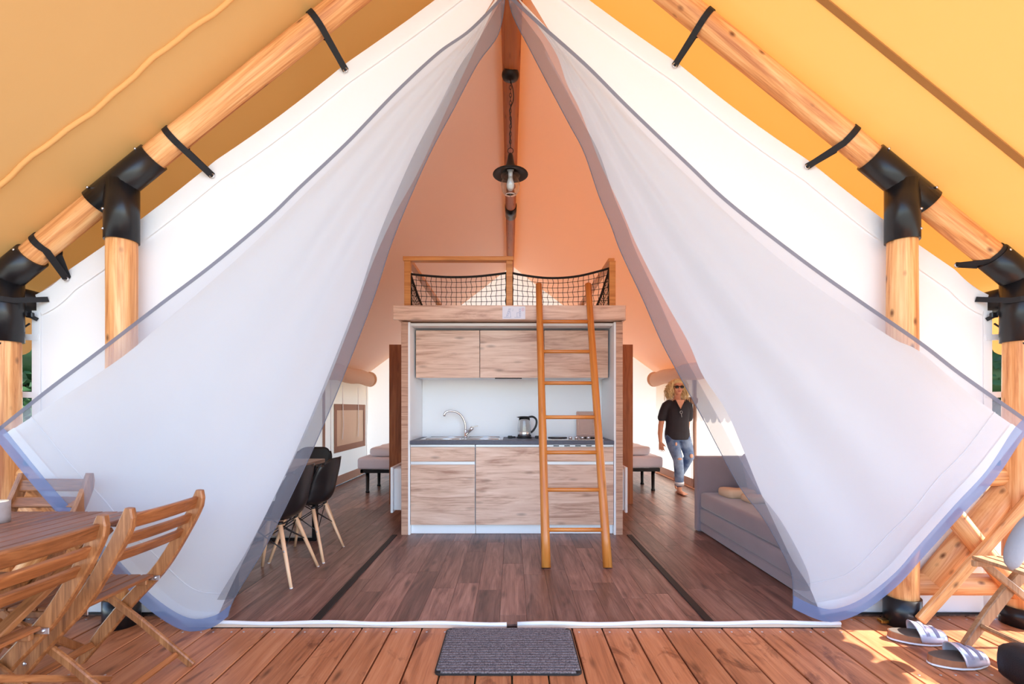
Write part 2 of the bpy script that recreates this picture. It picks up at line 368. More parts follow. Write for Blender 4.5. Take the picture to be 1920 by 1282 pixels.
fl = MB().box((0, (2.725+YB)/2, -.026), (5.62, YB-2.725, .028)).box((0, 2.66, -.026), (3.66, .13, .028)).build('floor', 'underdeck'); struct(fl, 'brown wood-look plank floor inside the tent', 'floor')
pw = .157; cache = {}; cnt = 0
for ci in range(-18, 19):
    x0 = .086+ci*pw; xa, xb = max(x0, -XW), min(x0+pw, XW)
    if xb-xa < .05: continue
    ys_ = 2.6 if abs((xa+xb)/2) < 1.83 else 2.725
    y = 2.6-random.uniform(0, .6)
    while y < YB-.02:
        L_ = random.choice((.7, .8, .9, 1.0, 1.1)); ya, yb = max(y, ys_), min(y+L_, YB); y += L_
        if yb-ya < .02: continue
        if abs((xa+xb)/2) < .95 and ya > 4.7 : continue
        k = (round(xb-xa, 3), round(yb-ya, 3))
        if k not in cache: cache[k] = MB().box((0, 0, -.006), (k[0]-.0012, max(.01, k[1]-.0012), .012), .0008).mesh('plank', 'plank')
        link('plank', cache[k], fl, Matrix.Translation(((xa+xb)/2, (ya+yb)/2, 0))); cnt += 1
print('planks', cnt)
for sx, lab in ((-1, 'black rubber strip across the floor on the dining table side'), (1, 'black rubber strip across the floor on the sofa side')):
    s_ = MB().box((sx*1.13, 3.51, .004), (.05, 1.82, .008), .003).build('floor_strip', 'rubber'); tag(s_, lab, 'floor strip', 'floor strips')
# threshold: white piped canvas hem, bulging a little towards the door mat
def thr(x): return 2.585-.012*math.cos(min(1, abs(x)/.9)*PI/2)
for a, b, in ((-1.85, -.03), (.03, 1.85)):
    t = MB(); t.tube([(a+(b-a)*i/20, thr(a+(b-a)*i/20), .014+.004*math.sin(i*.9)) for i in range(21)], .011, 8)
    t = t.build('trim_1' if a < 0 else 'trim_2', 'whitehem'); struct(t, 'white piping of the tent sill, %s half' % ('left' if a < 0 else 'right'), 'sill piping')
    q = MB().ribbon([(a+(b-a)*i/20, thr(a+(b-a)*i/20)-.004, .004) for i in range(21)], (0, .3, 1), .024, .004).build('sill_band', 'cream', t)

# ------------------------------------------------------------------ inner tent
pts = [(-XW-.02, 0), (-XW-.02, hin(XW)+.015)]
att = [-2.66, -1.83, -.99, 0]
def topedge(sgn):
    out = []
    xs = [2.82, 2.62, 1.75, .98, 0]
    for a, b in zip(xs[:-1], xs[1:]):
        for k in range(8):
            t = k/8; x = a+(b-a)*t; out.append((sgn*x, hin(x)-.018*math.sin(PI*t)))
    return out
le = topedge(-1); re_ = topedge(1)[::-1]
outer = [(-2.82, 0)]+le+[(0, RH)]+re_+[(2.82, 0)]
inner = [(2.0, 0), (1.72, .55), (1.2, 1.75), (.62, 2.80), (.15, 3.58), (0, 3.83), (-.15, 3.58), (-.62, 2.80), (-1.2, 1.75), (-1.72, .55), (-2.0, 0)]
def yfw(x, z): return YW+.012*noise.noise(Vector((x*1.3, z*1.3, 4)))
wf = MB(); ring = [Vector((x, YW, z)) for x, z in outer+inner]; wf.add(ring, [list(range(len(ring)))])
wf = wf.build('wall_front', 'wallcloth'); struct(wf, 'white canvas front gable of the inner tent', 'tent wall')
for sgn, e in ((-1, le), (1, topedge(1))):
    band = MB(); vs = []; n = len(e)+1; e2 = e+[(0, RH)]
    for x, z in e2: vs += [(x, YW-.007, z+.004), (x*.985, YW-.011, z-.115)]
    band.add(vs, [(2*i, 2*i+1, 2*i+3, 2*i+2) for i in range(len(e2)-1)], True); band.build('hem_band', 'whitehem', wf)
    ed = MB().ribbon([(sgn*2.815, YW-.006, z/10) for z in range(0, 19)], (1, 0, 0), .05, .003).build('side_hem', 'whitehem', wf)
    for z in (1.64, 1.30):
        MB().prism([(sgn*2.80, 0, z-.018), (sgn*2.93, 0, z-.012), (sgn*2.93, 0, z+.022), (sgn*2.80, 0, z+.018)], (0, YW-.012, 0), (0, YW-.008, 0)).build('lacing_tab', 'whitehem', wf)
    MB().box((sgn*2.4, YW-.012, .012), (.85, .006, .012)).build('ground_hem', 'rubber', wf)

def sidewall(sx):
    return lambda u, v: Vector((sx*(XW+.02*math.sin(v*PI)*noise.noise(Vector((u*9, v*2, sx)))), YW+(YB-YW)*u, hin(XW)*v))
wl = MB().grid(sidewall(-1), 60, 12).build('wall_left', 'sidecloth'); struct(wl, 'cream canvas side wall behind the dining table', 'tent wall')
wr_ = MB().grid(sidewall(1), 60, 12).build('wall_right', 'sidecloth'); struct(wr_, 'sunlit white canvas side wall behind the sofa', 'tent wall')
wb = MB().grid(lambda u, v: Vector(((2*u-1)*XW, YB, hin((2*u-1)*XW)*v)), 40, 14).build('wall_back', 'sidecloth'); struct(wb, 'pale canvas back gable behind the loft', 'tent wall')
for sx in (-1, 1):
    MB().ribbon([(sx*(XW-.012), YW+.1+i*.3, .07) for i in range(21)], (0, 0, 1), .14, .004).build('baseboard_left' if sx < 0 else 'baseboard_right', 'skirt')['kind'] = 'structure'
    if sx > 0: MB().box((sx*(XW-.05), 5.9, .012), (.05, 6.0, .024), .004).build('trim_3', 'honey')['kind'] = 'structure'
def roofin(sgn):
    def f(u, v):
        x = sgn*XW*v; y = YW+(YB-YW)*u
        return Vector((x, y, hin(x)-.03*math.sin(v*PI)-.012*noise.noise(Vector((x*1.5, y*.8, 3)))))
    return f
cl = MB().grid(roofin(-1), 40, 24).grid(roofin(1), 40, 24).build('ceiling', 'ceilcloth'); struct(cl, 'peach inner roof canvas of the tent', 'tent ceiling')
# round canvas valance along the eaves inside
for sx in (-1, 1):
    v = MB(); v.tube([(sx*(XW-.16+.006*math.sin(i*1.3)), 4.2+4.3*i/30, 1.765-.012*math.sin(i*.9)) for i in range(31)], [(.125, .105)]*31, 20)
    ve = v.build('eave_roll', 'cream'); tag(ve, 'rolled cream canvas valance under the eave %s' % ('over the blind window' if sx < 0 else 'above the woman'), 'valance', 'eave valances')
    MB().tube([(sx*(XW-.16), 8.51, 1.765), (sx*(XW-.16), 8.53, 1.765)], [(.14, .13)]*2, 20).build('end_cap', 'cream', ve)
# window in the left wall: closed blind with brown border, tie tapes, zips
def lw(y, z, d=.012): return Vector((-XW+d, y, z))
wn = MB().prism([lw(7.17, .52, 0), lw(8.68, .52, 0), lw(8.68, 1.29, 0), lw(7.17, 1.29, 0)], (.012, 0, 0), (.016, 0, 0)).build('window_1', 'blind'); struct(wn, 'closed canvas blind with a brown border in the side wall', 'window')
for a, b in (((7.17, .57), (8.68, .57)), ((7.17, 1.245), (8.68, 1.245))):
    MB().ribbon([lw(*a, .021), lw(*b, .021)], (0, 0, 1), .1, .004).build('window_border', 'brownhem', wn)
for y in (7.22, 8.63): MB().ribbon([lw(y, .52, .024), lw(y, 1.29, .024)], (0, 1, 0), .1, .004).build('window_border', 'brownhem', wn)
for y in (7.5, 8.25): MB().ribbon([lw(y, 1.6, .03), lw(y, 1.3, .034), lw(y+.02, .95, .04), lw(y-.03, .72, .04)], (0, 1, 0), .03, .002).build('tie_tape', 'zip', wn)
for y in (7.05, 8.8): MB().ribbon([lw(y, .05), lw(y, 1.65)], (0, 1, 0), .025, .004).build('zip', 'zip', wl)
# window in the right wall: rolled up blind with hanging tapes
wn2 = MB().tube([(XW-.05, 6.9, 1.34), (XW-.05, 7.35, 1.35), (XW-.05, 7.95, 1.34)], .055, 12).build('window_2', 'brownhem'); struct(wn2, 'blind rolled up on the sunlit side wall', 'window')
for y in (7.0, 7.25, 7.6, 7.85): MB().ribbon([(XW-.02, y, 1.32), (XW-.03, y+.01, .9), (XW-.02, y, .55)], (0, 1, 0), .05, .003).build('tie_tape', 'zip', wn2)
for y in (4.4, 4.9, 5.4, 7.1): MB().ribbon([(XW-.014, y, .05), (XW-.03, y-.04, .9), (XW-.014, y-.02, 1.7)], (0, 1, 0), .012, .003).build('wall_seam', 'brownhem', wr_)

# ------------------------------------------------------------------ tan outer roof
YF0, YF1, XE = .55, 9.5, 3.32
def flyf(sgn):
    def f(u, v):
        x = sgn*XE*v; y = YF0+(YF1-YF0)*u
        return Vector((x, y, hfly(x)-.02*math.sin(v*PI*3)*0-.012*noise.noise(Vector((x*.9, y*1.2, 8)))))
    return f
fly = MB().grid(flyf(-1), 50, 30).grid(flyf(1), 50, 30).build('canvas_roof', 'fly'); struct(fly, 'tan canvas outer roof over the tent and deck', 'roof canvas')
for sx in (-1, 1):
    ns = 44
    vs = []; n = ns*8
    for i in range(n+1):
        y = YF0+(YF1-YF0)*i/n; dp = .07+.07*abs(math.sin(PI*i/8))**.6
        vs += [(sx*XE, y, hfly(XE)), (sx*(XE+.012), y, hfly(XE)-dp)]
    MB().add(vs, [(2*i, 2*i+2, 2*i+3, 2*i+1) for i in range(n)], True).build('valance', 'fly', fly)
    ys = 2.285 if sx < 0 else 2.21
    if sx < 0: MB().tube([(sx*XE*i/60, ys+.008*math.sin(i*.55)+.004*math.sin(i*1.7), hfly(XE*i/60)-.008) for i in range(61)], .011, 8).build('seam', 'seaml', fly)
    else: MB().ribbon([(sx*XE*i/40, ys+.012*math.sin(i*.8)*(sx < 0), hfly(XE*i/40)-.009) for i in range(41)], (0, 1, 0), .022 if sx < 0 else .034, .006).build('seam', 'seam' if sx > 0 else 'seaml', fly)

# ------------------------------------------------------------------ timber frame
side = {-1: 'on the side of the outdoor table', 1: 'on the side of the sandals'}
def bolts(parent, pts, r=.008):
    for p in pts: MB().ell(p, (r, r, r), 8, 5).build('bolt', 'bolt', parent)
for sx in (-1, 1):
    # rafter
    r_ = thing('rafter', 'round pine rafter under the tan roof %s' % side[sx], 'rafter', (sx*1.5, YP, hraf(1.5)), group='rafters')
    log('rafter_log', (0, YP, hraf(0)), (sx*2.98, YP, hraf(2.98)), .066, .066, parent=r_)
    # post with T-shaped sleeve
    t = thing('tent_post', 'pine post with black steel sleeve and foot %s' % side[sx], 'post', (sx*2.22, YP, 0), group='tent posts')
    log('post_log', (sx*2.22, YP, .02), (sx*2.22, YP, 2.36), .078, .072, parent=t)
    hc = hraf(2.22)
    sl_ = MB().tube([(sx*2.22, YP, 2.17), (sx*2.22, YP, hc)], .082, 24).build('post_sleeve', 'blackmetal', t)
    d = Vector((sx, 0, -.81)).normalized(); c0 = Vector((sx*2.20, YP, hraf(2.20)))
    rs = MB().tube([c0-d*.21, c0+d*.21], .0765, 24).build('rafter_sleeve', 'blackmetal', t)
    bolts(sl_, [(sx*2.22+sx*.05, YP-.066, z) for z in (2.22, 2.33)]); bolts(rs, [c0+d*q+Vector((.02*sx, -.07, .035)) for q in (-.17, .17)])
    ft = MB().tube([(sx*2.22, YP, -.005), (sx*2.22, YP, .155)], .088, 24).build('foot_sleeve', 'blackmetal', t); bolts(ft, [(sx*2.22+.03, YP-.084, .11)])
    # corner post
    t = thing('corner_post', 'corner pine post with black steel elbow %s' % side[sx], 'post', (sx*2.9, YP, 0), group='corner posts')
    log('post_log', (sx*2.9, YP, .02), (sx*2.9, YP, 1.9), .082, .078, parent=t)
    s1 = MB().tube([(sx*2.9, YP, 1.60), (sx*2.9, YP, hraf(2.9)-.01)], .09, 24).build('post_sleeve', 'blackmetal', t)
    c0 = Vector((sx*2.86, YP, hraf(2.86)))
    s2 = MB().tube([c0-d*.17, c0+d*.1], .078, 24).build('rafter_sleeve', 'blackmetal', t)
    s3 = MB().tube([(sx*2.9, YP, 1.86), (sx*2.9, YP+.36, 1.86)], .072, 24).build('beam_sleeve', 'blackmetal', t)
    bolts(s1, [(sx*2.9-sx*.04, YP-.084, z) for z in (1.66, 1.78)]); bolts(s2, [c0-d*.13+Vector((0, -.07, .035))])
    MB().tube([(sx*2.9, YP, -.005), (sx*2.9, YP, .1)], .094, 24).build('foot_sleeve', 'blackmetal', t)
    # eave beam running back
    e = log('eave_beam', (sx*2.9, YP+.1, 1.86), (sx*2.9, 9.2, 1.86), .062); tag(e, 'round pine eave beam running back %s' % side[sx], 'beam', 'eave beams')
    # railing between the posts
    t = thing('log_railing', 'round log railing with crossed braces %s' % side[sx], 'railing', (sx*2.55, YP+.02, 0), group='log railings')
    Y = 2.66
    log('top_rail', (sx*2.28, Y, .83), (sx*3.05, Y, .83), .058, parent=t); log('bottom_rail', (sx*2.28, Y, .205), (sx*3.05, Y, .2), .062, parent=t)
    a, b = P(1742, 1092, Y), P(1900, 905, Y); a.x *= sx; b.x *= sx
    log('brace', a, b, .066, parent=t)
    a, b = P(1785, 962, 2.58), P(1905, 1110, 2.58); a.x *= sx; b.x *= sx
    log('brace', a, b, .052, parent=t)
# ridge pole with sleeve
t = thing('ridge_pole', 'dark orange ridge pole along the top of the tent', 'ridge pole', (0, 5.5, 3.86))
log('pole_log', (0, 2.3, 3.87), (-.03, 8.85, 3.84), .072, .062, 'login', t)
MB().tube([(-.015, 5.95, 3.855), (-.016, 6.25, 3.855)], .076, 20).build('sleeve', 'blackmetal', t)
# thin pole behind the canvas of the side walls
for sx, yy in ((-1, 6.75), (1, 6.95)):
    o = log('wall_pole', (sx*(XW-.03), yy, .02), (sx*(XW-.03), yy, 1.8), .02 if sx < 0 else .026, mat='brownhem', wob=0); tag(o, 'thin upright pole at the canvas wall %s' % ('beside the blind' if sx < 0 else 'beside the woman'), 'pole', 'wall poles')
    o = None

# ------------------------------------------------------------------ straps, cords
def strap(cpx, gpx, lab):
    c = P(*cpx, YP); gpt = P(*gpx, YW-.016); sgn = 1 if c.x > 0 else -1
    d = Vector((sgn, 0, -.81)).normalized(); nrm = Vector((.81*sgn, 0, 1)).normalized()
    c.z = hraf(c.x); c = Vector((c.x, YP, c.z)); R = .0705
    loop = [gpt]
    for a in range(-60, 241, 20):                # round the rafter: front, top, back
        q = math.radians(a); loop.append(c+nrm*R*math.sin(q)+Vector((0, -1, 0))*R*math.cos(q))
    loop.append(gpt+Vector((0, .006, .004)))
    t = thing('strap', lab, 'strap', gpt, group='roof straps')
    MB().ribbon(loop, d, .036, .003).build('webbing', 'strap', t)
    MB().tube([gpt+Vector((.012*math.cos(a), -.004, .012*math.sin(a))) for a in [k*PI/6 for k in range(12)]], .004, 6, closed=True).build('grommet', 'bolt', t)
strap((596, 53), (648, 132), 'black strap high on the shaded rafter above the white gable')
strap((330, 271), (398, 330), 'black strap just above the steel sleeve of the shaded rafter')
strap((86, 490), (125, 523), 'black strap at the low end of the shaded rafter')
strap((1319, 32), (1265, 123), 'black strap high on the rafter under the glowing yellow roof')
strap((1587, 243), (1513, 313), 'black strap just above the sleeve of the rafter under the glowing roof')
strap((1858, 462), (1793, 497), 'black strap at the low end of the rafter under the glowing roof')
for sx in (-1, 1):
    # strap round the corner post, buckle strap and lacing cord
    cp = Vector((sx*2.9, YP, 1.83)); w0 = Vector((sx*2.735, YW-.014, 1.865))
    t = thing('corner_strap', 'black strap tying the canvas corner to the elbow %s' % side[sx], 'strap', w0, group='corner straps')
    pts = [w0]+[cp+Vector((sx*.094*math.sin(math.radians(a)), -.094*math.cos(math.radians(a)), .0)) for a in range(-75, 200, 25)]
    MB().ribbon(pts, (0, 0, 1), .03, .003).build('webbing', 'strap', t)
    b0, b1 = Vector((sx*2.80, YW-.012, 1.745)), Vector((sx*2.84, YP+.05, 1.79))
    MB().ribbon([b0, b0.lerp(b1, .5)+Vector((0, 0, -.006)), b1], (0, 0, 1), .022, .003).build('buckle_webbing', 'strap', t)
    MB().box(b0.lerp(b1, .5), (.04, .02, .03), .004).build('buckle', 'blackplastic', t)
    t = MB(); pth = []
    zs = [1.64, 1.30, .95]
    pth = [Vector((sx*2.84, YW-.02, 1.72))]
    for k, z in enumerate([1.55, 1.64, 1.42, 1.30, 1.08, .96, .8]):
        if k % 2 == 0: pth.append(Vector((sx*2.86, YP-.092, z))); pth.append(Vector((sx*2.94, YP-.088, z-.01)))
        else: pth.append(Vector((sx*2.925, YW-.02, z)))
    t.tube(cr(pth, 60), .0055, 6); o = t.build('lacing_cord', 'rope'); tag(o, 'black lacing cord between canvas tabs and corner post %s' % side[sx], 'cord', 'lacing cords')

# ------------------------------------------------------------------ door curtains
def coons(A, B, Cc, n, m, fold=0, ph=0.0, nf=4.0):
    """sheet hanging from one point: A outer edge, B inner edge, Cc bottom edge from A's end to B's end"""
    a, b, c = cr(A, m), cr(B, m), cr(Cc, n); apex = a[0]
    def S_(i, j):
        s, t = i/n, j/m
        p = a[j]*(1-s)+b[j]*s+apex*(1-t)+c[i]*t-(apex*(1-t)+(a[m]*(1-s)+b[m]*s)*t)
        if fold:
            e = math.sin(PI*s)**.8*math.sin(PI*min(1, t*1.02))**.5 if 0 < s < 1 and 0 < t < 1 else 0
            d = math.sin(2*PI*(s*nf+.35*math.sin(2.2*t+ph))+ph)*.6+.7*noise.noise(Vector((s*3.1+ph, t*3.3, ph)))
            p = p+Vector((0, fold*d*e*(.35+.9*t), 0))
        return p
    return S_
def pxl(l, dY=0): return [P(x, y, Y+dY) for x, y, Y in l]
def curtain(A, B, Cc, fold, ph, nf=4.0, n=48, m=110):
    return coons(pxl(A), pxl(B), pxl(Cc), n, m, fold, ph, nf), n, m
def sheet(S_, i0, i1, j0, j1, off=(0, 0, 0)):
    mb = MB(); nu, nv = i1-i0, j1-j0; of = Vector(off)
    mb.add([S_(i, j)+of for j in range(j0, j1+1) for i in range(i0, i1+1)], [(q*(nu+1)+p, q*(nu+1)+p+1, (q+1)*(nu+1)+p+1, (q+1)*(nu+1)+p) for q in range(nv) for p in range(nu)], True)
    return mb
def Yw(l, f):                                    # give each point of an outline its depth
    return [(x, y, f(x, y)) for x, y in l]
WLA = [(938, -14, 2.665), (870, 75, 2.645), (740, 195, 2.61), (600, 335, 2.57), (450, 480, 2.52), (300, 610, 2.46), (225, 672, 2.43), (100, 755, 2.41), (8, 815, 2.40)]
WLB = [(938, -14, 2.665), (880, 115, 2.67), (840, 200, 2.67), (785, 320, 2.67), (740, 402, 2.67), (700, 490, 2.665), (660, 600, 2.66), (605, 740, 2.65), (560, 840, 2.64), (500, 962, 2.63), (440, 1085, 2.605), (402, 1169, 2.585)]
WLC = [(8, 815, 2.40), (82, 902, 2.42), (132, 960, 2.44), (228, 1064, 2.48), (292, 1128, 2.53), (345, 1164, 2.56), (402, 1169, 2.585)]
MLA = [(948, -14, 2.62), (880, 55, 2.60), (820, 98, 2.585), (740, 172, 2.56), (650, 265, 2.53), (560, 350, 2.5), (500, 408, 2.47), (400, 492, 2.43), (300, 568, 2.39), (180, 660, 2.34), (90, 728, 2.31), (-15, 812, 2.30)]
MLB = [(948, -14, 2.62), (935, 62, 2.625), (895, 120, 2.63), (850, 205, 2.63), (800, 300, 2.63), (740, 440, 2.63), (700, 560, 2.625), (650, 690, 2.615), (605, 800, 2.605), (560, 900, 2.595), (500, 1020, 2.58), (440, 1120, 2.565), (428, 1155, 2.56)]
MLC = [(-15, 812, 2.30), (60, 905, 2.29), (110, 962, 2.30), (213, 1074, 2.37), (280, 1142, 2.45), (345, 1181, 2.52), (395, 1177, 2.545), (428, 1155, 2.56)]
WRA = [(962, -14, 2.665), (1050, 78, 2.645), (1130, 160, 2.62), (1220, 262, 2.59), (1370, 406, 2.54), (1480, 500, 2.50), (1600, 585, 2.455), (1677, 636, 2.43), (1726, 660, 2.42), (1820, 740, 2.41), (1915, 808, 2.40)]
WRB = [(962, -14, 2.665), (1037, 90, 2.67), (1063, 157, 2.67), (1089, 210, 2.67), (1123, 300, 2.67), (1164, 390, 2.67), (1194, 460, 2.67), (1245, 560, 2.665), (1290, 640, 2.66), (1318, 704, 2.66), (1360, 767, 2.65), (1390, 835, 2.645), (1427, 925, 2.635), (1468, 1014, 2.625), (1487, 1052, 2.615), (1519, 1103, 2.60), (1538, 1152, 2.59)]
WRC = [(1915, 808, 2.40), (1846, 895, 2.42), (1788, 957, 2.44), (1720, 1033, 2.48), (1671, 1087, 2.51), (1610, 1135, 2.55), (1538, 1152, 2.59)]
MRA = [(952, -14, 2.62), (1010, 40, 2.605), (1100, 120, 2.58), (1180, 200, 2.55), (1290, 305, 2.52), (1370, 380, 2.49), (1505, 485, 2.45), (1617, 565, 2.41), (1726, 640, 2.36), (1804, 700, 2.34), (1920, 782, 2.31), (1940, 797, 2.31)]
MRB = [(952, -14, 2.62), (962, 30, 2.625), (996, 97, 2.63), (1033, 168, 2.63), (1067, 232, 2.63), (1095, 285, 2.63), (1123, 367, 2.63), (1146, 423, 2.63), (1164, 472, 2.63), (1205, 560, 2.625), (1240, 640, 2.62), (1274, 704, 2.615), (1315, 779, 2.61), (1352, 850, 2.605), (1390, 917, 2.60), (1435, 977, 2.595), (1480, 1063, 2.58), (1487, 1108, 2.57), (1486, 1140, 2.565)]
MRC = [(1940, 797, 2.31), (1916, 822, 2.31), (1864, 899, 2.32), (1800, 967, 2.35), (1729, 1045, 2.40), (1681, 1098, 2.44), (1617, 1146, 2.49), (1565, 1165, 2.53), (1530, 1160, 2.55), (1486, 1140, 2.565)]
for A, B, Cc, ph, lab in ((WLA, WLB, WLC, 1.3, 'white canvas door flap drawn aside behind the folding chairs'), (WRA, WRB, WRC, 3.4, 'white canvas door flap drawn aside in front of the sofa')):
    S_, n, m = curtain(A, B, Cc, .034, ph, 3.0)
    t = thing('canvas_door_flap', lab, 'tent door', S_(n, m), group='canvas door flaps')
    sheet(S_, 0, n, 0, m).build('flap', 'flap', t)
    MB().tube([S_(i, m-5)+Vector((0, -.003, 0)) for i in range(n+1)], .003, 5).build('hem_seam', 'whitehem', t)
    sheet(S_, 0, n, m-2, m, (0, -.006, 0)).build('bottom_hem', 'whitehem', t)
for A, B, Cc, ph, lab in ((MLA, MLB, MLC, .4, 'grey insect net door drawn aside behind the folding chairs'), (MRA, MRB, MRC, 2.1, 'grey insect net door drawn aside over the sofa side flap')):
    S_, n, m = curtain(A, B, Cc, .03, ph, 3.5)
    t = thing('net_door_curtain', lab, 'net door', S_(n, m), group='net doors')
    sheet(S_, 0, n, 0, m).build('net', 'net', t)
    sheet(S_, 0, n, m-2, m, (0, -.004, 0)).build('bottom_hem', 'nethem', t)
    mb = MB(); vs = []
    for j in range(m+1):                          # narrow tape along the outer edge
        p = S_(0, j); q = S_(min(n, 6), j); dd = (q-p).normalized() if (q-p).length > 1e-5 else Vector((0, 0, -1)); vs += [p+Vector((0, -.004, 0)), p+dd*.02+Vector((0, -.004, 0))]
    mb.add(vs, [(2*j, 2*j+1, 2*j+3, 2*j+2) for j in range(m)], True).build('edge_tape', 'nettape', t)
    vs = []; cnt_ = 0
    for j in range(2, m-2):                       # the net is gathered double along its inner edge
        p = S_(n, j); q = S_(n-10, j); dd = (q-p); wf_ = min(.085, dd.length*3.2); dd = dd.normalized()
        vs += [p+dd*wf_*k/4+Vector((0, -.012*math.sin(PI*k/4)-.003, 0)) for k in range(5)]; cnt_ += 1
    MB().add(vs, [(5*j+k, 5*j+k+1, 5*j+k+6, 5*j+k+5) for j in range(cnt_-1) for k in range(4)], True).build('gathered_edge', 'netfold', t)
    mb = MB(); mb.tube([S_(n, j) for j in range(m+1)], .0025, 5).build('inner_edge', 'nettape', t)
# ------------------------------------------------------------------ kitchen block with sleeping loft
YK = 4.43; XK = 1.07; ZT = 2.06
def bx(name, mat, parent, x0, x1, y0, y1, z0, z1, bev=.002):
    return MB().box(((x0+x1)/2, (y0+y1)/2, (z0+z1)/2), (x1-x0, y1-y0, z1-z0), bev).build(name, mat, parent)
t = thing('kitchen_niche', 'wood edged white niche around the kitchenette', 'kitchen niche', (0, 4.75, 0))
for sx in (-1, 1):
    o = bx('side_panel', 'oakedge', t, min(sx*1.005, sx*XK), max(sx*1.005, sx*XK), YK, 5.85, 0, ZT)
    bx('white_lining', 'white', t, min(sx*.985, sx*1.005), max(sx*.985, sx*1.005), YK+.002, 5.03, 0, ZT-.002)
bx('back_panel', 'splash', t, -.985, .985, 5.03, 5.05, 0, ZT-.01)
bx('ceiling_panel', 'white', t, -.985, .985, YK+.05, 5.03, ZT-.03, ZT-.004)
# base cabinets
def zpx(y): return CH-(y-HY)*YK/F
cols = [(-.983, -.357), (-.353, .283), (.287, .983)]
labs = ['sink base cabinet with drawer front in knotty oak laminate', 'middle base cabinet with one tall oak laminate door', 'base cabinet below the hob with vent slots, behind the ladder']
for i, (x0, x1) in enumerate(cols):
    t = thing('base_cabinet', labs[i], 'cabinet', ((x0+x1)/2, 4.73, 0), group='kitchen base cabinets')
    bx('body', 'white', t, x0, x1, YK+.022, 5.025, .095, .87, .001)
    bx('plinth', 'white', t, x0, x1, YK+.05, YK+.07, .002, .095, .001)
    bx('top_rail', 'alu', t, x0+.002, x1-.002, YK+.004, YK+.022, .852, .872, .001)
    if i == 1: bx('door', 'oak', t, x0+.003, x1-.003, YK, YK+.02, .098, .848)
    else:
        bx('door', 'oak', t, x0+.003, x1-.003, YK, YK+.02, .098, .678); bx('grip_channel', 'alu', t, x0+.003, x1-.003, YK+.006, YK+.022, .68, .708, .001)
        bx('drawer', 'oak', t, x0+.003, x1-.003, YK, YK+.02, .71, .848)
    if i == 2:
        for k in range(5): bx('vent_slot', 'rubber', t, .40+k*.105, .455+k*.105, YK+.001, YK+.006, .857, .866, .0005)
wt = bx('worktop', 'worktop', None, -.984, .984, YK-.015, 5.028, .874, .912, .003); tag(wt, 'dark slate grey kitchen worktop', 'worktop')
# wall cabinets
wc = [(-.965, -.325), (-.321, .319), (.323, .965)]
labs = ['narrow wall cabinet door above the sink', 'wall cabinet above the kettle', 'wall cabinet behind the top of the ladder']
for i, (x0, x1) in enumerate(wc):
    t = thing('wall_cabinet', labs[i]+' in knotty oak laminate', 'cabinet', ((x0+x1)/2, 4.8, 1.53), group='kitchen wall cabinets')
    bx('body', 'white', t, x0, x1, 4.622, 5.028, 1.535, 2.0, .001); bx('door', 'oak', t, x0+.001, x1-.001, 4.60, 4.62, 1.53, 2.005)
    if i == 1: bx('hinge_grip', 'rubber', t, x0+.15, x0+.42, 4.602, 4.63, 1.52, 1.53, .001)
# sink
t = thing('sink', 'stainless steel inset sink with drainer', 'sink', (-.5, 4.74, .913))
MB().box((-.5, 4.74, .9145), (.82, .46, .005), .002).build('rim', 'steel', t)
def bowl(x0, x1, y0, y1, name):
    mb = MB(); z = .9175
    mb.grid(lambda u, v: Vector((x0+(x1-x0)*u, y0+(y1-y0)*v, z+.004*math.cos(u*40)*0-.001*math.sin(PI*u)*math.sin(PI*v))), 8, 6)
    for a, b in (((x0, y0), (x1, y0)), ((x1, y0), (x1, y1)), ((x1, y1), (x0, y1)), ((x0, y1), (x0, y0))): mb.tube([(a[0], a[1], z), (b[0], b[1], z)], .006, 6)
    mb.build(name, 'steel', t)
bowl(-.86, -.52, 4.58, 4.9, 'bowl'); bowl(-.46, -.13, 4.58, 4.9, 'drainer')
# tap
t = thing('tap', 'chrome swan neck mixer tap over the sink', 'tap', (-.5, 4.93, .917))
MB().lathe([(.028, .917), (.028, .925), (.02, .93), (.019, .99), (.016, 1.0)], 16, (-.5, 4.93, 0)).build('body', 'chrome', t)
MB().tube(cr([(-.5, 4.93, .98), (-.505, 4.925, 1.06), (-.54, 4.92, 1.14), (-.6, 4.9, 1.185), (-.67, 4.88, 1.195), (-.71, 4.87, 1.175), (-.722, 4.868, 1.14)], 24), [.012]*20+[.012, .0125, .014, .0145, .0145], 10).build('spout', 'chrome', t)
MB().tube([(-.49, 4.925, .95), (-.44, 4.90, 1.0), (-.42, 4.89, 1.02)], [.017, .02, .021], 12).box((-.395, 4.885, 1.03), (.07, .018, .008), .003, Matrix.Rotation(-.25, 3, 'Y')).build('lever', 'chrome', t)
# kettle
kx, ky = .13, 4.82
t = thing('kettle', 'glass electric kettle with black handle and steel base', 'kettle', (kx, ky, .912))
MB().lathe([(.078, .912), (.08, .918), (.08, .926), (.072, .93)], 24, (kx, ky, 0)).build('base', 'blackplastic', t)
MB().lathe([(.07, .93), (.073, .935), (.072, .975), (.07, .982)], 24, (kx, ky, 0)).build('steel_band', 'steel', t)
MB().lathe([(.07, .982), (.069, 1.03), (.062, 1.09), (.056, 1.125), (.053, 1.125), (.059, 1.09), (.066, 1.03), (.067, .985)], 24, (kx, ky, 0), False).build('glass_jug', 'glass', t)
MB().lathe([(.057, 1.123), (.058, 1.132), (.05, 1.14), (.0, 1.142)], 24, (kx, ky, 0)).prism([(kx-.05, 0, 1.12), (kx-.085, 0, 1.133), (kx-.05, 0, 1.138)], (0, ky-.02, 0), (0, ky+.02, 0)).build('lid', 'blackplastic', t)
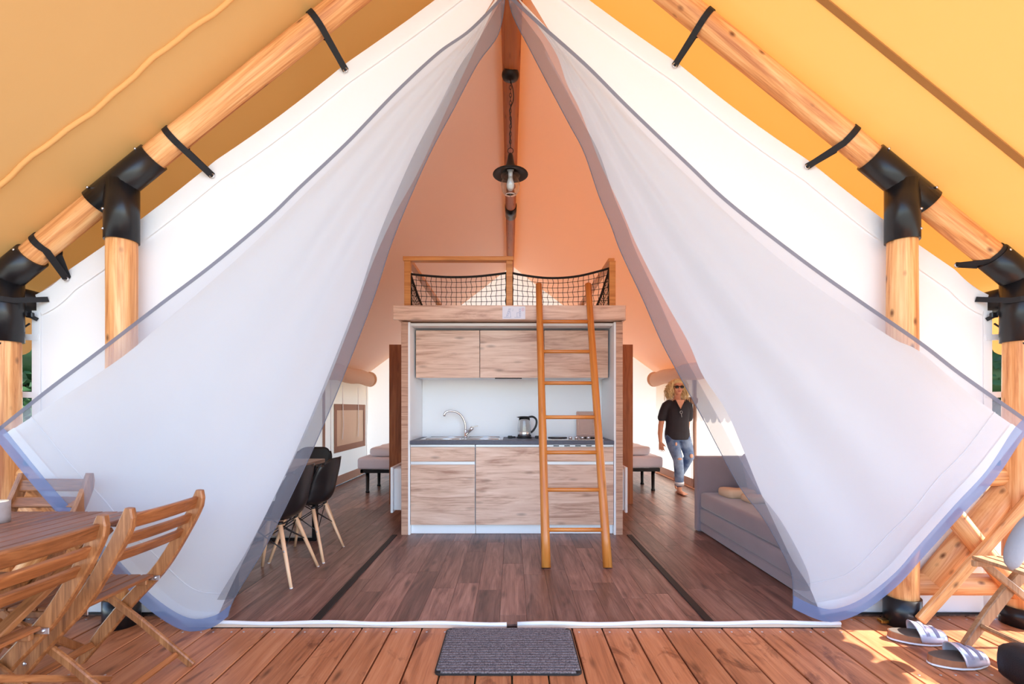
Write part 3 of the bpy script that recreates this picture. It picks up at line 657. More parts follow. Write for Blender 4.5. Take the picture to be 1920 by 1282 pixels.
MB().tube(cr([(kx+.045, ky, 1.132), (kx+.09, ky, 1.135), (kx+.125, ky, 1.105), (kx+.125, ky, 1.05), (kx+.10, ky, 1.0), (kx+.07, ky, .97)], 20), [(.011, .016)]*21, 8).build('handle', 'blackplastic', t)
for x, lab in ((-.02, 'small black plug lying beside the kettle towards the sink'), (.265, 'black plug and cord end between kettle and ladder')):
    t = thing('power_plug', lab, 'plug', (x, 4.8, .913), group='plugs on the worktop')
    MB().box((x, 4.8, .925), (.05, .035, .024), .006).build('plug_body', 'blackplastic', t)
    MB().tube(cr([(x+.02, 4.8, .925), (x+.05, 4.82, .925), (x+.055, 4.85, .918), (x+.02, 4.88, .917)], 12), .005, 6).build('cord', 'blackplastic', t)
# hob
t = thing('hob', 'built-in hob with two dark plates and steel knobs', 'hob', (.6, 4.72, .912))
bx('plate_frame', 'steel', t, .31, .9, 4.47, 4.96, .912, .918)
for x in (.47, .8): MB().lathe([(.1, .918), (.1, .928), (.09, .931), (.02, .93), (.0, .93)], 24, (x, 4.74, 0)).build('hot_plate', 'darkglass', t)
for k in range(4): MB().lathe([(.018, .918), (.018, .94), (.014, .944)], 14, (.58+k*.06, 4.56, 0)).build('knob', 'steel', t)
# cutting board leaning on the wall
bm = Matrix.Translation((.80, 4.97, .92)) @ Matrix.Rotation(-.12, 4, 'X')
t = thing('cutting_board', 'pinkish wooden cutting board leaning on the splashback', 'cutting board', (.80, 4.96, .915))
MB().box((0, 0, .135), (.2, .014, .27), .012).build('board', 'board', t, bm)
g_ = MB()
for a, b in (((-.08, .03), (.08, .03)), ((.08, .03), (.08, .24)), ((.08, .24), (-.08, .24)), ((-.08, .24), (-.08, .03))): g_.tube([(a[0], -.0075, a[1]), (b[0], -.0075, b[1])], .003, 6)
g_.build('juice_groove', 'oak', t, bm)
# loft
t = thing('sleeping_loft', 'oak loft platform with pine railing and black safety net', 'loft', (0, 5.2, ZT))
bx('fascia', 'oak', t, -1.125, 1.075, 4.34, 4.37, 2.062, 2.198, .002)
for sx in (-1, 1): bx('side_fascia', 'oak', t, min(sx*1.06, sx*1.085), max(sx*1.06, sx*1.085), 4.37, 6.4, 2.062, 2.198)
bx('platform', 'oak', t, -1.06, 1.06, 4.37, 6.4, 2.07, 2.16); bx('mattress', 'sheet', t, -.9, .85, 4.75, 6.35, 2.16, 2.2, .02)
rails = [(-1.0, -.97, 'post'), (-.03, 0, ''), (.945, .975, '')]
ZR = 2.64
for xc in (-1.005, -.025, .965): bx('railing_post', 'rail', t, xc-.03, xc+.03, 4.40, 4.46, 2.198, ZR-.0, .003)
bx('top_rail', 'rail', t, -1.045, .015, 4.39, 4.47, ZR, ZR+.04, .003)
for xc in (-1.005, .965):
    MB().box((0, 0, 0), (.06, 1.95, .04), .003).build('side_rail', 'rail', t, Matrix.Translation((xc, 5.42, ZR+.02)))
    bx('railing_post', 'rail', t, xc-.03, xc+.03, 6.32, 6.38, 2.198, ZR, .003)
def net(p0, p1, z0, zl, zr, sag, nx, nz):
    mb = MB(); p0, p1 = Vector(p0), Vector(p1)
    def q(i, j):
        u = i/nx; top = zl+(zr-zl)*u-sag*math.sin(PI*u)**.9; p = p0.lerp(p1, u); side_ = (p1-p0).normalized()
        return Vector((p.x, p.y+.02*math.sin(PI*u)*math.sin(PI*j/nz), z0+(top-z0)*j/nz))+side_*.006*math.sin(i*7+j*3)
    for i in range(nx+1): mb.tube([q(i, j) for j in range(nz+1)], .0026, 4, False)
    for j in range(nz): mb.tube([q(i, j) for i in range(nx+1)], .0026, 4, False)
    o = mb.build('safety_net', 'rope', t)
    r = MB(); r.tube([q(i, nz) for i in range(nx+1)], .011, 6); r.tube([q(i, 0) for i in range(nx+1)], .006, 6); r.tube([q(0, j) for j in range(nz+1)], .008, 6); r.tube([q(nx, j) for j in range(nz+1)], .008, 6); r.build('net_rope', 'rope', o)
net((-.975, 4.43, 0), (-.055, 4.43, 0), 2.205, 2.52, 2.53, .035, 19, 6); net((.005, 4.43, 0), (.935, 4.43, 0), 2.205, 2.53, 2.575, .07, 19, 6)
net((-.985, 4.47, 0), (-.985, 6.3, 0), 2.205, 2.52, 2.5, .2, 32, 6); net((.945, 4.47, 0), (.945, 6.3, 0), 2.205, 2.575, 2.5, .2, 32, 6)
# sign with the two ladder drawings
t = thing('ladder_notice', 'white paper notice with two ladder drawings on the loft edge', 'notice', (.02, 4.337, 2.13))
a, b = P(942, 598, 4.336), P(985, 574, 4.336)
bx('paper', 'paper', t, a.x, b.x, 4.335, 4.338, a.z, b.z, .0005)
def ink(name, mat, lines, th=.0011):
    mb = MB()
    for l in lines:
        mb.tube([Vector((a.x+(b.x-a.x)*u, 4.3345, a.z+(b.z-a.z)*v)) for u, v in l], th, 5)
    mb.build(name, mat, t)
circ = lambda cx, cy, r: [(cx+r*math.cos(k*PI/8), cy+2*r*math.sin(k*PI/8)) for k in range(17)]
ink('leaning_ladder_print', 'ink', [[(.16, .15), (.30, .85)], [(.22, .15), (.36, .85)], [(.18, .3), (.24, .3)], [(.21, .45), (.27, .45)], [(.24, .6), (.30, .6)], [(.27, .75), (.33, .75)], [(.36, .15), (.34, .6)], [(.06, .13), (.38, .13)]])
ink('upright_ladder_print', 'ink', [[(.74, .15), (.74, .85)], [(.79, .15), (.79, .85)], [(.74, .3), (.79, .3)], [(.74, .45), (.79, .45)], [(.74, .6), (.79, .6)], [(.74, .75), (.79, .75)], [(.64, .15), (.64, .5)], [(.64, .5), (.74, .5)], [(.52, .13), (.8, .13)]])
ink('tick_mark_print', 'alu', [circ(.45, .72, .05), [(.43, .7), (.45, .64), (.48, .82)]]); ink('cross_mark_print', 'redink', [circ(.89, .74, .06), [(.865, .67), (.915, .81)], [(.865, .81), (.915, .67)]])
# ladder
t = thing('ladder', 'honey coloured round rail ladder leaning on the loft', 'ladder', (.5, 3.51, 0))
def lad(h): return 3.51+.359*h
for x0, x1 in ((.262, .255), (.735, .725)): log('rail', (x0, 3.52, .0), (x1, lad(2.405), 2.405), .036, .030, 'honey', t, 14, .03)
for y in (603, 659, 718, 782, 848, 918, 993):
    # height where a rung in the ladder's plane shows at that row
    q = (y-HY)/F; h = (CH-q*3.51)/(1+q*.359)
    log('rung', (.26, lad(h), h), (.73, lad(h), h), .0165, mat='honey', parent=t, seg=12, wob=.02)
# wood partitions and heaters beside the block
for sx, x1, lab in ((-1, 1.57, 'dark wood partition end showing beside the kitchen on the dining side'), (1, 1.545, 'orange wood partition end showing beside the kitchen on the sofa side')):
    o = bx('partition_panel', 'panel', None, min(sx*1.075, sx*x1), max(sx*1.075, sx*x1), 5.86, 5.9, 0, 2.04); tag(o, lab, 'partition', 'wood partitions')
for sx, lab in ((-1, 'white panel heater on the kitchen side facing the dining table'), (1, 'white panel heater on the kitchen side facing the sofa')):
    t = thing('panel_heater', lab, 'heater', (sx*1.1, 4.95, .15), group='panel heaters')
    xo = 1.225 if sx < 0 else 1.165
    s_ = lambda a, b: (min(sx*a, sx*b), max(sx*a, sx*b))
    bx('front_panel', 'white', t, *s_(xo-.025, xo), 4.62, 5.3, .17, .63, .004)
    bx('casing', 'white', t, *s_(1.072, xo-.027), 4.66, 5.26, .19, .61, .004)
    bx('rating_label', 'ink', t, *s_(1.10, 1.125), 4.657, 4.661, .32, .42, .0005)
    for k in range(6): bx('grille_slat', 'alu', t, *s_(1.085, xo-.035), 4.69+k*.09, 4.71+k*.09, .61, .616, .0005)

# ------------------------------------------------------------------ pendant lamp
lx, ly = -.012, 3.55
t = thing('pendant_lamp', 'black bell pendant lamp hanging on a chain', 'lamp', (lx, ly, 3.0))
zc = 3.80
MB().lathe([(.0, zc-.04), (.03, zc-.038), (.062, zc-.02), (.068, zc-.002), (.066, zc+.015)], 24, (lx, ly, 0)).build('ceiling_rose', 'lampmetal', t)
ch = MB(); zl = 3.24; nl = 17
for k in range(nl):
    zz = zc-.05-(zc-.05-zl)*(k+.5)/nl; hl = (zc-.05-zl)/nl*.62; vert = k % 2
    ch.tube([(lx+(.008*math.cos(a) if vert else 0), ly+(0 if vert else .008*math.cos(a)), zz+hl*math.sin(a)) for a in [q*PI/5 for q in range(10)]], .0022, 5, closed=True)
ch.build('chain', 'lampmetal', t)
MB().tube(cr([(lx, ly, zc-.04), (lx+.02, ly-.01, zc-.12), (lx+.022, ly-.01, zc-.2), (lx-.004, ly-.01, zc-.28), (lx+.006, ly-.01, zc-.38), (lx-.004, ly-.01, zc-.46), (lx, ly, zl)], 40), .0035, 6).build('cable', 'rope', t)
MB().tube([(lx+.022*math.cos(a), ly, 3.215+.022*math.sin(a)) for a in [q*PI/8 for q in range(16)]], .003, 6, closed=True).build('ring', 'lampmetal', t)
MB().lathe([(.012, 3.195), (.02, 3.18), (.024, 3.15), (.034, 3.11), (.05, 3.075), (.07, 3.055), (.135, 3.035), (.137, 3.03), (.134, 3.028), (.07, 3.046), (.045, 3.066), (.03, 3.1)], 32, (lx, ly, 0), True).build('shade', 'lampmetal', t)
MB().lathe([(.074, 3.035), (.075, 3.02), (.066, 2.985), (.074, 2.95), (.067, 2.905), (.045, 2.878), (.0, 2.866), (.0, 2.868), (.044, 2.88), (.0655, 2.906), (.0725, 2.95), (.0645, 2.985), (.0735, 3.02)], 28, (lx, ly, 0), False).build('glass_globe', 'glass', t)
MB().lathe([(.0, 2.908), (.016, 2.912), (.029, 2.935), (.03, 2.958), (.019, 2.995), (.013, 3.015)], 18, (lx, ly, 0)).build('bulb', 'bulb', t)
MB().lathe([(.016, 3.01), (.017, 3.06)], 16, (lx, ly, 0)).build('socket', 'white', t)

# ------------------------------------------------------------------ beds
def softbox(c, d, bev, seed, amp):
    bm = bmesh.new(); bmesh.ops.create_cube(bm, size=1)
    for q in bm.verts: q.co = Vector((q.co.x*d[0], q.co.y*d[1], q.co.z*d[2]))
    bmesh.ops.bevel(bm, geom=bm.edges[:], offset=bev, segments=3, affect='EDGES', profile=.6)
    bmesh.ops.subdivide_edges(bm, edges=[e for e in bm.edges if e.calc_length() > .12], cuts=8, use_grid_fill=True)
    for q in bm.verts: q.co += q.co.normalized()*amp*noise.noise(q.co*5+Vector((seed, 0, 0)))
    bm.verts.index_update(); mb = MB(); mb.add([q.co+Vector(c) for q in bm.verts], [[q.index for q in f.verts] for f in bm.faces], True); bm.free(); return mb
for sx, lab, d1, d2 in ((-1, 'single bed with white mattress behind the partition on the dining side', 'folded white duvet on the bed on the dining side', 5), (1, 'single bed with white mattress beside the woman', 'folded white duvet on the bed beside the woman', 9)):
    x0, x1 = (1.25, 2.24); xc = sx*(x0+x1)/2; y0, y1 = 6.62+.16*(sx > 0), 8.55
    t = thing('bed', lab, 'bed', (xc, (y0+y1)/2, 0), group='beds')
    fr = MB()
    fr.box((xc, y0+.02, .315), (x1-x0-.1, .04, .05), .004); fr.box((xc, y1-.02, .315), (x1-x0-.1, .04, .05), .004)
    for q in (-1, 1): fr.box((xc+q*((x1-x0)/2-.07), (y0+y1)/2, .315), (.04, y1-y0, .05), .004)
    fr.build('frame', 'blackmetal', t)
    for q in (-1, 1):
        for y in (y0+.05, y0+.62, y1-.1): MB().lathe([(.03, .003), (.03, .02), (.024, .03), (.028, .3)], 12, (xc+q*((x1-x0)/2-.14), y, 0)).build('leg', 'blackmetal', t)
    softbox((xc, (y0+y1)/2, .425), (x1-x0, y1-y0, .17), .045, d2, .01).build('mattress', 'sheet', t)
    dv = softbox((xc-sx*.06, y0+.62, .582), (x1-x0-.16, 1.0, .13), .06, d2+3, .03).build('duvet', 'duvet'); tag(dv, d1, 'duvet', 'duvets')
    pl = softbox((xc-sx*.1, y1-.35, .61), (.6, .4, .18), .08, d2+7, .03).build('pillow', 'duvet'); tag(pl, 'white pillow at the far end of the bed %s' % ('on the dining side' if sx < 0 else 'beside the woman'), 'pillow', 'pillows')

# ------------------------------------------------------------------ sofa
t = thing('sofa', 'grey velvet daybed sofa with square arms', 'sofa', (2.28, 3.6, 0))
XS = 1.87
MB().box((2.27, 3.70, .045+.005), (.80, 1.72, .085), .012).build('plinth', 'velvet', t)
MB().box((2.27, 3.70, .165), (.81, 1.72, .14), .018).build('drawer_base', 'velvet', t)
MB().box((2.27, 3.70, .315), (.81, 1.72, .155), .03).build('seat_cushion', 'velvet', t)
for y, n_ in ((4.57, 'arm'), (2.87-.06, 'arm')):
    if y > 3: MB().box((2.27, y+.02, .375), (.86, .09, .745), .012).build('arm', 'velvet', t)
MB().box((2.66, 3.70, .57), (.10, 1.70, .36), .02).build('backrest', 'velvet', t)
c = softbox((0, 0, 0), (.42, .14, .42), .06, 3, .02).build('cushion', 'cushion', None, Matrix.Translation((2.42, 4.36, .60)) @ Matrix.Rotation(.25, 4, 'Z') @ Matrix.Rotation(-.25, 4, 'X')); tag(c, 'grey scatter cushion against the sofa arm', 'cushion')
c = softbox((0, 0, 0), (.42, .14, .40), .06, 8, .02).build('cushion', 'cushion', None, Matrix.Translation((2.50, 4.02, .60)) @ Matrix.Rotation(-1.2, 4, 'Z') @ Matrix.Rotation(-.25, 4, 'X')); tag(c, 'grey scatter cushion against the sofa back', 'cushion')
b = softbox((2.12, 4.30, .43), (.26, .2, .08), .035, 12, .035).build('blanket', 'blanket'); tag(b, 'crumpled beige blanket on the sofa seat by the arm', 'blanket')
b = softbox((2.17, 4.06, .425), (.2, .17, .06), .028, 15, .03).build('blanket', 'blanket'); tag(b, 'small folded peach cloth in front of the crumpled blanket on the sofa', 'cloth')

# ------------------------------------------------------------------ dining table and shell chairs
t = thing('dining_table', 'dining table with greyish wood top and black sled legs', 'table', (-2.15, 3.55, 0))
bx('table_top', 'dtop', t, -2.56, -1.76, 2.92, 4.32, .715, .75, .004)
bx('apron', 'blackmetal', t, -2.5, -1.82, 2.98, 4.26, .68, .714, .003)
for y in (3.0, 4.24):
    mb = MB(); zz = [(-2.5, .02), (-1.82, .02)]
    mb.box((-2.16, y, .02), (.72, .05, .03), .003).box((-2.5, y, .36), (.04, .05, .66), .003).box((-1.82, y, .36), (.04, .05, .66), .003); mb.build('sled_leg', 'blackmetal', t)
def shell_chair():
    t = thing('shell_chair', 'x', 'chair', (0, 0, 0), group='black shell chairs')
    prof = cr([(0, .235, .425), (0, .21, .443), (0, .08, .428), (0, -.06, .425), (0, -.145, .45), (0, -.19, .52), (0, -.215, .62), (0, -.235, .72), (0, -.25, .815)], 28)
    wid = [.19, .215, .228, .232, .234, .232, .226, .214, .165]
    mb = MB()
    def f(u, v):
        k = v*28; i = min(27, int(k)); p = prof[i].lerp(prof[i+1], k-i); q = v*8; j = min(7, int(q)); w_ = wid[j]+(wid[j+1]-wid[j])*(q-j)
        s = 2*u-1; a = abs(s)
        e = a**2.4
        bk = max(0, min(1, (v-.35)/.25)); up = .075*e*(1-.75*bk)*min(1, v/.25+.25); fw = .10*e*bk*(1-max(0, v-.75)*2.2)
        return Vector((s*w_*(1-.05*e), p.y+fw, p.z+up-(.05*a**4 if v > .96 else 0)))
    mb.grid(f, 16, 28)
    o = mb.build('shell', 'blackplastic', t); sd = o.modifiers.new('thick', 'SOLIDIFY'); sd.thickness = .008; sd.offset = 0
    for sx in (-1, 1):
        for sy in (-1, 1):
            a_, b_ = Vector((sx*.115, sy*.10+.01, .405)), Vector((sx*.215, sy*.215, .0))
            l = log('leg', b_, a_, .0105, .0165, 'beech', t, 12, 0)
            MB().lathe([(.011, 0), (.011, .006)], 10, (b_.x, b_.y, 0)).build('foot_cap', 'zip', l)
            m_ = a_.lerp(b_, .42); MB().ell((m_.x+sx*.013, m_.y, m_.z), (.005, .007, .007), 8, 5).build('screw', 'bolt', l)
    wr2 = MB(); T = lambda sx, sy, k: Vector((sx*.115, sy*.10+.01, .405)).lerp(Vector((sx*.215, sy*.215, 0)), k)
    for a_, b_ in ((T(-1, -1, .42), T(1, -1, .02)), (T(1, -1, .42), T(-1, -1, .02)), (T(-1, 1, .42), T(1, 1, .02)), (T(1, 1, .42), T(-1, 1, .02)), (T(-1, -1, .42), T(-1, 1, .02)), (T(-1, 1, .42), T(-1, -1, .02)), (T(1, -1, .42), T(1, 1, .02)), (T(1, 1, .42), T(1, -1, .02))): wr2.tube([a_, b_], .0042, 6)
    for sy in (-1, 1): wr2.tube([(-.125, sy*.1+.01, .405), (.125, sy*.1+.01, .405)], .006, 6)
    wr2.build('wire_bracing', 'blackmetal', t)
    for sx in (-1, 1):
        for sy in (-1, 1): MB().lathe([(.013, .4), (.02, .425)], 10, (sx*.115, sy*.1+.01, 0)).build('mount', 'rubber', t)
    return t
sc = shell_chair()
spots = [((-1.715, 3.33), PI/2, 'black shell chair nearest the door on the open side of the dining table'), ((-1.705, 3.84), PI/2, 'second black shell chair with beech legs on the open side of the dining table'),
         ((-2.08, 4.62), PI, 'black shell chair at the far head of the dining table'), ((-2.48, 3.45), -PI/2, 'black shell chair at the canvas wall behind the dining table')]
for i, ((x, y), rz, lab) in enumerate(spots):
    mt = Matrix.Translation((x, y, 0)) @ Matrix.Rotation(rz, 4, 'Z')
    if i == 0: sc.matrix_basis = mt; sc['label'] = lab
    else: copytree(sc, None, mt, lab)
# ------------------------------------------------------------------ door mat
t = thing('door_mat', 'ribbed grey brown door mat on the deck', 'mat', (-.02, 2.33, 0))
def rr(x0, x1, y0, y1, r, n=6):
    out = []
    for cx, cy, a in ((x1-r, y1-r, 0), (x0+r, y1-r, 90), (x0+r, y0+r, 180), (x1-r, y0+r, 270)):
        for k in range(n+1): q = math.radians(a+90*k/n); out.append((cx+r*math.cos(q), cy+r*math.sin(q), 0))
    return out
MB().prism(rr(-.36, .325, 2.105, 2.545, .03), (0, 0, -.005), (0, 0, .003)).build('backing', 'rubber', t)
nr = 19
for k in range(nr):                               # raised pile ribs with grooves down to the rubber
    y = 2.118+.414*k/(nr-1); cut = .022 if k in (0, nr-1) else 0; mb = MB()
    n_ = 40; x0, x1 = -.352+cut, .317-cut
    mb.tube([(x0+(x1-x0)*i_/n_, y+.0008*math.sin(i_*1.9+k), .004) for i_ in range(n_+1)], [(.0055+.0006*math.sin(i_*2.3+k*5), .0095+.0006*math.sin(i_*3.1+k)) for i_ in range(n_+1)], 8, True, (0, 0, 1)); mb.build('pile_rib', 'mat', t)

# ------------------------------------------------------------------ folding outdoor chairs (built facing +y, back edge at y = 0)
def strip(mb, ctr, wd, x0, x1, rnd=False):
    """bent timber in the y-z plane: centre line, breadth, from x0 to x1"""
    n = len(ctr); L_, R_ = [], []
    for i in range(n):
        p = Vector(ctr[i]); tg = (Vector(ctr[min(i+1, n-1)])-Vector(ctr[max(i-1, 0)])).normalized(); nn = Vector((0, -tg.z, tg.y)); w_ = wd if not isinstance(wd, list) else wd[i]
        L_.append(p+nn*w_/2); R_.append(p-nn*w_/2)
    vs = []
    b = .005
    for i in range(n):
        l, r = L_[i], R_[i]; d = (r-l).normalized()*b
        for q, x in ((l+d, x0), (r-d, x0), (r, x0+b), (r, x1-b), (r-d, x1), (l+d, x1), (l, x1-b), (l, x0+b)): vs.append(Vector((x, q.y, q.z)))
    fs = [(i*8+k, i*8+(k+1) % 8, (i+1)*8+(k+1) % 8, (i+1)*8+k) for i in range(n-1) for k in range(8)]
    fs += [tuple(range(7, -1, -1)), tuple((n-1)*8+k for k in range(8))]
    return mb.add(vs, fs)
def folding_chair(mp='acacia', ms='acaciax'):
    t = thing('folding_chair', 'x', 'chair', (0, 0, 0), group='folding wooden chairs'); W = .21
    cur = cr([(0, .60, .002), (0, .50, .13), (0, .36, .30), (0, .19, .485), (0, .065, .69), (0, .012, .80), (0, .0, .865)], 30)
    wd = [.038+.022*min(1, i/6) for i in range(31)]; wd[-1] = .028; wd[-2] = .05
    for sx in (-1, 1): strip(MB(), cur, wd, sx*W-.015, sx*W+.015).build('back_post', mp, t)
    def at(z):
        for i in range(30):
            if cur[i].z <= z <= cur[i+1].z: k = (z-cur[i].z)/(cur[i+1].z-cur[i].z); p = cur[i].lerp(cur[i+1], k); return p, (cur[i+1]-cur[i]).normalized()
        return cur[-1], Vector((0, 0, 1))
    for z, hh in ((.806, .06), (.728, .052), (.654, .05)):
        p, tg = at(z); ang = math.atan2(-tg.y, tg.z)
        mb = MB()
        def sl(u, v): pass
        n = 9; pts = []
        for i in range(n):
            u = -1+2*i/(n-1); pts.append(Vector((u*(W-.012), p.y-.012*(1-u*u)+.004, p.z)))
        vs = []
        up = Vector((0, tg.y, tg.z)); nn = Vector((0, tg.z, -tg.y))
        for q in pts:
            for a_, b_ in ((-1, -.7), (-.8, -1), (.8, -1), (1, -.7), (1, .7), (.8, 1), (-.8, 1), (-1, .7)): vs.append(q+up*hh/2*a_+nn*.009*b_)
        mb.add(vs, [(i*8+k, i*8+(k+1) % 8, (i+1)*8+(k+1) % 8, (i+1)*8+k) for i in range(n-1) for k in range(8)]+[tuple(range(7, -1, -1)), tuple((n-1)*8+k for k in range(8))])
        mb.build('back_slat', ms, t)
    # seat: two bearers and six slats
    for sx in (-1, 1): MB().box((sx*(W-.034), .415, .418), (.02, .36, .03), .004).build('seat_bearer', mp, t)
    for k in range(6): MB().box((0, .245+k*.062, .442), (2*W-.03, .054, .016), .004).build('seat_slat', ms, t)
    for sx in (-1, 1):
        strip(MB(), [(0, .02, .003), (0, .27, .215), (0, .55, .43)], .036, sx*(W-.025)-.01, sx*(W-.025)+.01).build('straight_leg', mp, t)
        br = MB().box((sx*(W-.0175), .225, .432), (.004, .075, .024), .001).build('hinge_plate', 'bolt', t)
        MB().ell((sx*(W-.021), .21, .432), (.004, .008, .008), 8, 5).build('rivet', 'bolt', br)
        p, _ = at(.235); MB().ell((sx*(W+.0135), p.y, p.z), (.004, .009, .009), 8, 5).build('pivot_bolt', 'bolt', t)
    p, tg = at(.10); MB().box((0, p.y, p.z), (2*W-.03, .035, .018), .004, Matrix.Rotation(.8, 3, 'X')).build('front_stretcher', ms, t)
    MB().box((0, .09, .063), (2*W-.075, .03, .018), .004, Matrix.Rotation(.8, 3, 'X')).build('rear_stretcher', ms, t)
    return t
fc = folding_chair()
Dz = -.006
spots = [((-1.505, 1.485), PI/2, (.965, .965, .965), 'folding acacia chair cut off by the picture edge, back slats towards the mat'), ((-1.505, 2.01), PI/2, (.965, .965, .965), 'folding acacia chair nearer the door curtain, back slats towards the mat'),
         ((-2.345, 2.36), PI, (.82, 1, 1.035), 'folding chair at the far end of the outdoor table, half behind the net')]
for i, ((x, y), rz, k, lab) in enumerate(spots):
    mt = Matrix.Translation((x, y, Dz)) @ Matrix.Rotation(rz, 4, 'Z') @ Matrix.Diagonal((*k, 1))
    if i == 0: fc.matrix_basis = mt; fc['label'] = lab
    else: copytree(fc, None, mt, lab)
fr = folding_chair('teakr', 'teakr'); fr.matrix_basis = Matrix.Translation((2.94, 2.16, Dz)) @ Matrix.Rotation(PI/2, 4, 'Z') @ Matrix.Diagonal((1, 1, 1.05, 1)); fr['label'] = 'folding wooden chair beside the sandals, seat edge in view'
# outdoor table
t = thing('garden_table', 'slatted acacia garden table at the picture edge', 'table', (-2.2, 1.75, 0))
x = -1.72; k = 0
while x > -3.0:
    MB().box((0, 0, 0), (.064, 1.42, .02), .004).build('top_slat', 'tabley', t, Matrix.Translation((x-.032, 1.46, .725))); x -= .07
for y in (.82, 2.1): MB().box((-2.36, y, .70), (1.22, .05, .03), .004).build('end_rail', 'acaciax', t)
for xx in (-1.8, -2.92):
    for a_, b_ in (((xx, .9, 0), (xx, 2.05, .69)), ((xx, 2.05, 0), (xx, .9, .69))):
        a_, b_ = Vector(a_), Vector(b_); L_ = (b_-a_).length
        MB().box((0, 0, L_/2), (.025, .05, L_-.03), .004).build('cross_leg', 'acacia', t, frame(a_+Vector((0, 0, Dz+.02)), b_))
# candle in a birch log
c = P(-2, 985, 1.95)
t = thing('log_candle', 'birch bark candle holder on the garden table', 'candle', (c.x, 1.95, .735))
MB().lathe([(.035, .736), (.036, .76), (.035, .80), (.036, .825)], 18, (c.x, 1.95, 0)).build('bark_holder', 'birch', t)
MB().lathe([(.029, .82), (.029, .829), (.0, .828)], 16, (c.x, 1.95, 0)).build('wax', 'wax', t); MB().tube([(c.x, 1.95, .828), (c.x+.001, 1.95, .838)], .0012, 5).build('wick', 'rope', t)

# ------------------------------------------------------------------ sandals
def sandal(x, y, rz, lab):
    t = thing('sandal', lab, 'sandal', (0, 0, 0), group='pair of sandals')
    def outline(s):      # half widths along the length -.13 .. .13, toe at +x
        return .036+.012*math.sin(PI*min(1, s*1.15))+.006*math.sin(PI*s)**2
    def ring(z, k, o=0):
        pts = []; n = 22
        for i in range(n):
            u = i/n*2*PI; xx = math.cos(u); yy = math.sin(u); s = (xx+1)/2
            pts.append(Vector((.13*(abs(xx)**.8)*(1 if xx > 0 else -1)*k, (outline(s)*k)*(abs(yy)**.75)*(1 if yy > 0 else -1), z+.012*max(0, .35-s)*2*o)))
        return pts
    def loft(zs, mat, name):
        mb = MB(); n = 22; vs = []
        for z, k, o in zs: vs += ring(z, k, o)
        mb.add(vs, [(i*n+k, i*n+(k+1) % n, (i+1)*n+(k+1) % n, (i+1)*n+k) for i in range(len(zs)-1) for k in range(n)]+[tuple(range(n-1, -1, -1)), tuple((len(zs)-1)*n+k for k in range(n))], False)
        return mb.build(name, mat, t)
    loft([(.0, .97, 0), (.002, 1.0, 0), (.009, 1.0, 0)], 'solewhite', 'outsole'); loft([(.0095, .985, 0), (.036, .97, .6)], 'cork', 'footbed'); loft([(.0365, .95, .6), (.038, .93, .6)], 'insole', 'insole')
    mb = MB()
    def st(u, v):
        a = PI*(u*1.06-.03); xx = -.012+.118*v; s = (xx+.13)/.26; w_ = outline(s)*1.0+.003; top = .098-.038*v
        return Vector((xx-.02*math.sin(a)*(1-v), w_*math.cos(a)*1.02, .016+(top-.016)*max(0, math.sin(a))**.75))
    mb.grid(st, 20, 10); o = mb.build('upper', 'silver', t); sd = o.modifiers.new('thick', 'SOLIDIFY'); sd.thickness = .004
    mb = MB()
    for v0 in (.3, .66):
        pts = [st(.12+.76*i/14, v0)+Vector((0, 0, .004)) for i in range(15)]; mb.ribbon(pts, (1, 0, 0), .014, .003)
    mb.build('buckle_strap', 'cushion', o)
    t.matrix_basis = Matrix.Translation((x, y, -.004)) @ Matrix.Rotation(rz, 4, 'Z') @ Matrix.Scale(1.06, 4)
    return t
a = P(1720, 1206, 2.42); sandal(a.x, 2.42, -.22, 'silver strapped sandal close to the post foot')
a = P(1795, 1249, 2.20); sandal(a.x, 2.20, -.02, 'silver strapped sandal nearer the camera, farther from the post')
# padlock
a = P(1652, 1166, 2.63)
t = thing('padlock', 'small brass padlock lying at the tent sill', 'padlock', (a.x, 2.62, 0))
MB().box((a.x, 2.615, .012), (.045, .04, .02), .004).build('lock_body', 'brass', t); MB().tube(cr([(a.x+.02, 2.60, .014), (a.x+.045, 2.60, .016), (a.x+.052, 2.615, .018), (a.x+.045, 2.63, .016), (a.x+.02, 2.63, .014)], 14), .0035, 6).build('shackle', 'chrome', t)
# batten leaning from the deck to the corner post
a, b = P(1718, 1170, 2.50), P(1935, 930, 2.50)
o = MB().box((0, 0, (b-a).length/2), (.03, .055, (b-a).length), .005).build('leaning_batten', 'log', None, frame(a+Vector((.02, 0, .02)), b)); tag(o, 'square orange batten leaning across the railing beside the sandals', 'batten')
# grey knit shape hanging over the chair seat
t = MB(); a = P(1893, 1055, 2.15); 
t.tube(cr([P(1896, 1068, 2.15), P(1900, 1045, 2.15), P(1912, 1015, 2.15), P(1935, 985, 2.16), P(1965, 965, 2.18)], 16), [.006, .024, .031, .035, .037, .038, .039, .04, .041, .042, .043, .044, .045, .045, .045, .046, .03], 14)
o = t.build('grey_sock', 'sock'); tag(o, 'grey blue sock shape hanging over the folding chair seat', 'sock')
a = P(1915, 1248, 1.98)
t = thing('black_bag', 'rounded black bag with metal tag at the picture corner', 'bag', (a.x+.1, 1.98, 0))
softbox((a.x+.12, 1.95, .09), (.28, .3, .17), .07, 4, .015).build('bag_body', 'navy', t); MB().tube(cr([(a.x-.012, 1.93, .03), (a.x-.02, 1.91, .09), (a.x+.02, 1.88, .17), (a.x+.12, 1.86, .18)], 16), .009, 8).build('piping', 'navy', t)
MB().box((a.x-.026, 1.92, .1), (.006, .012, .022), .002).build('zip_pull', 'bolt', t)
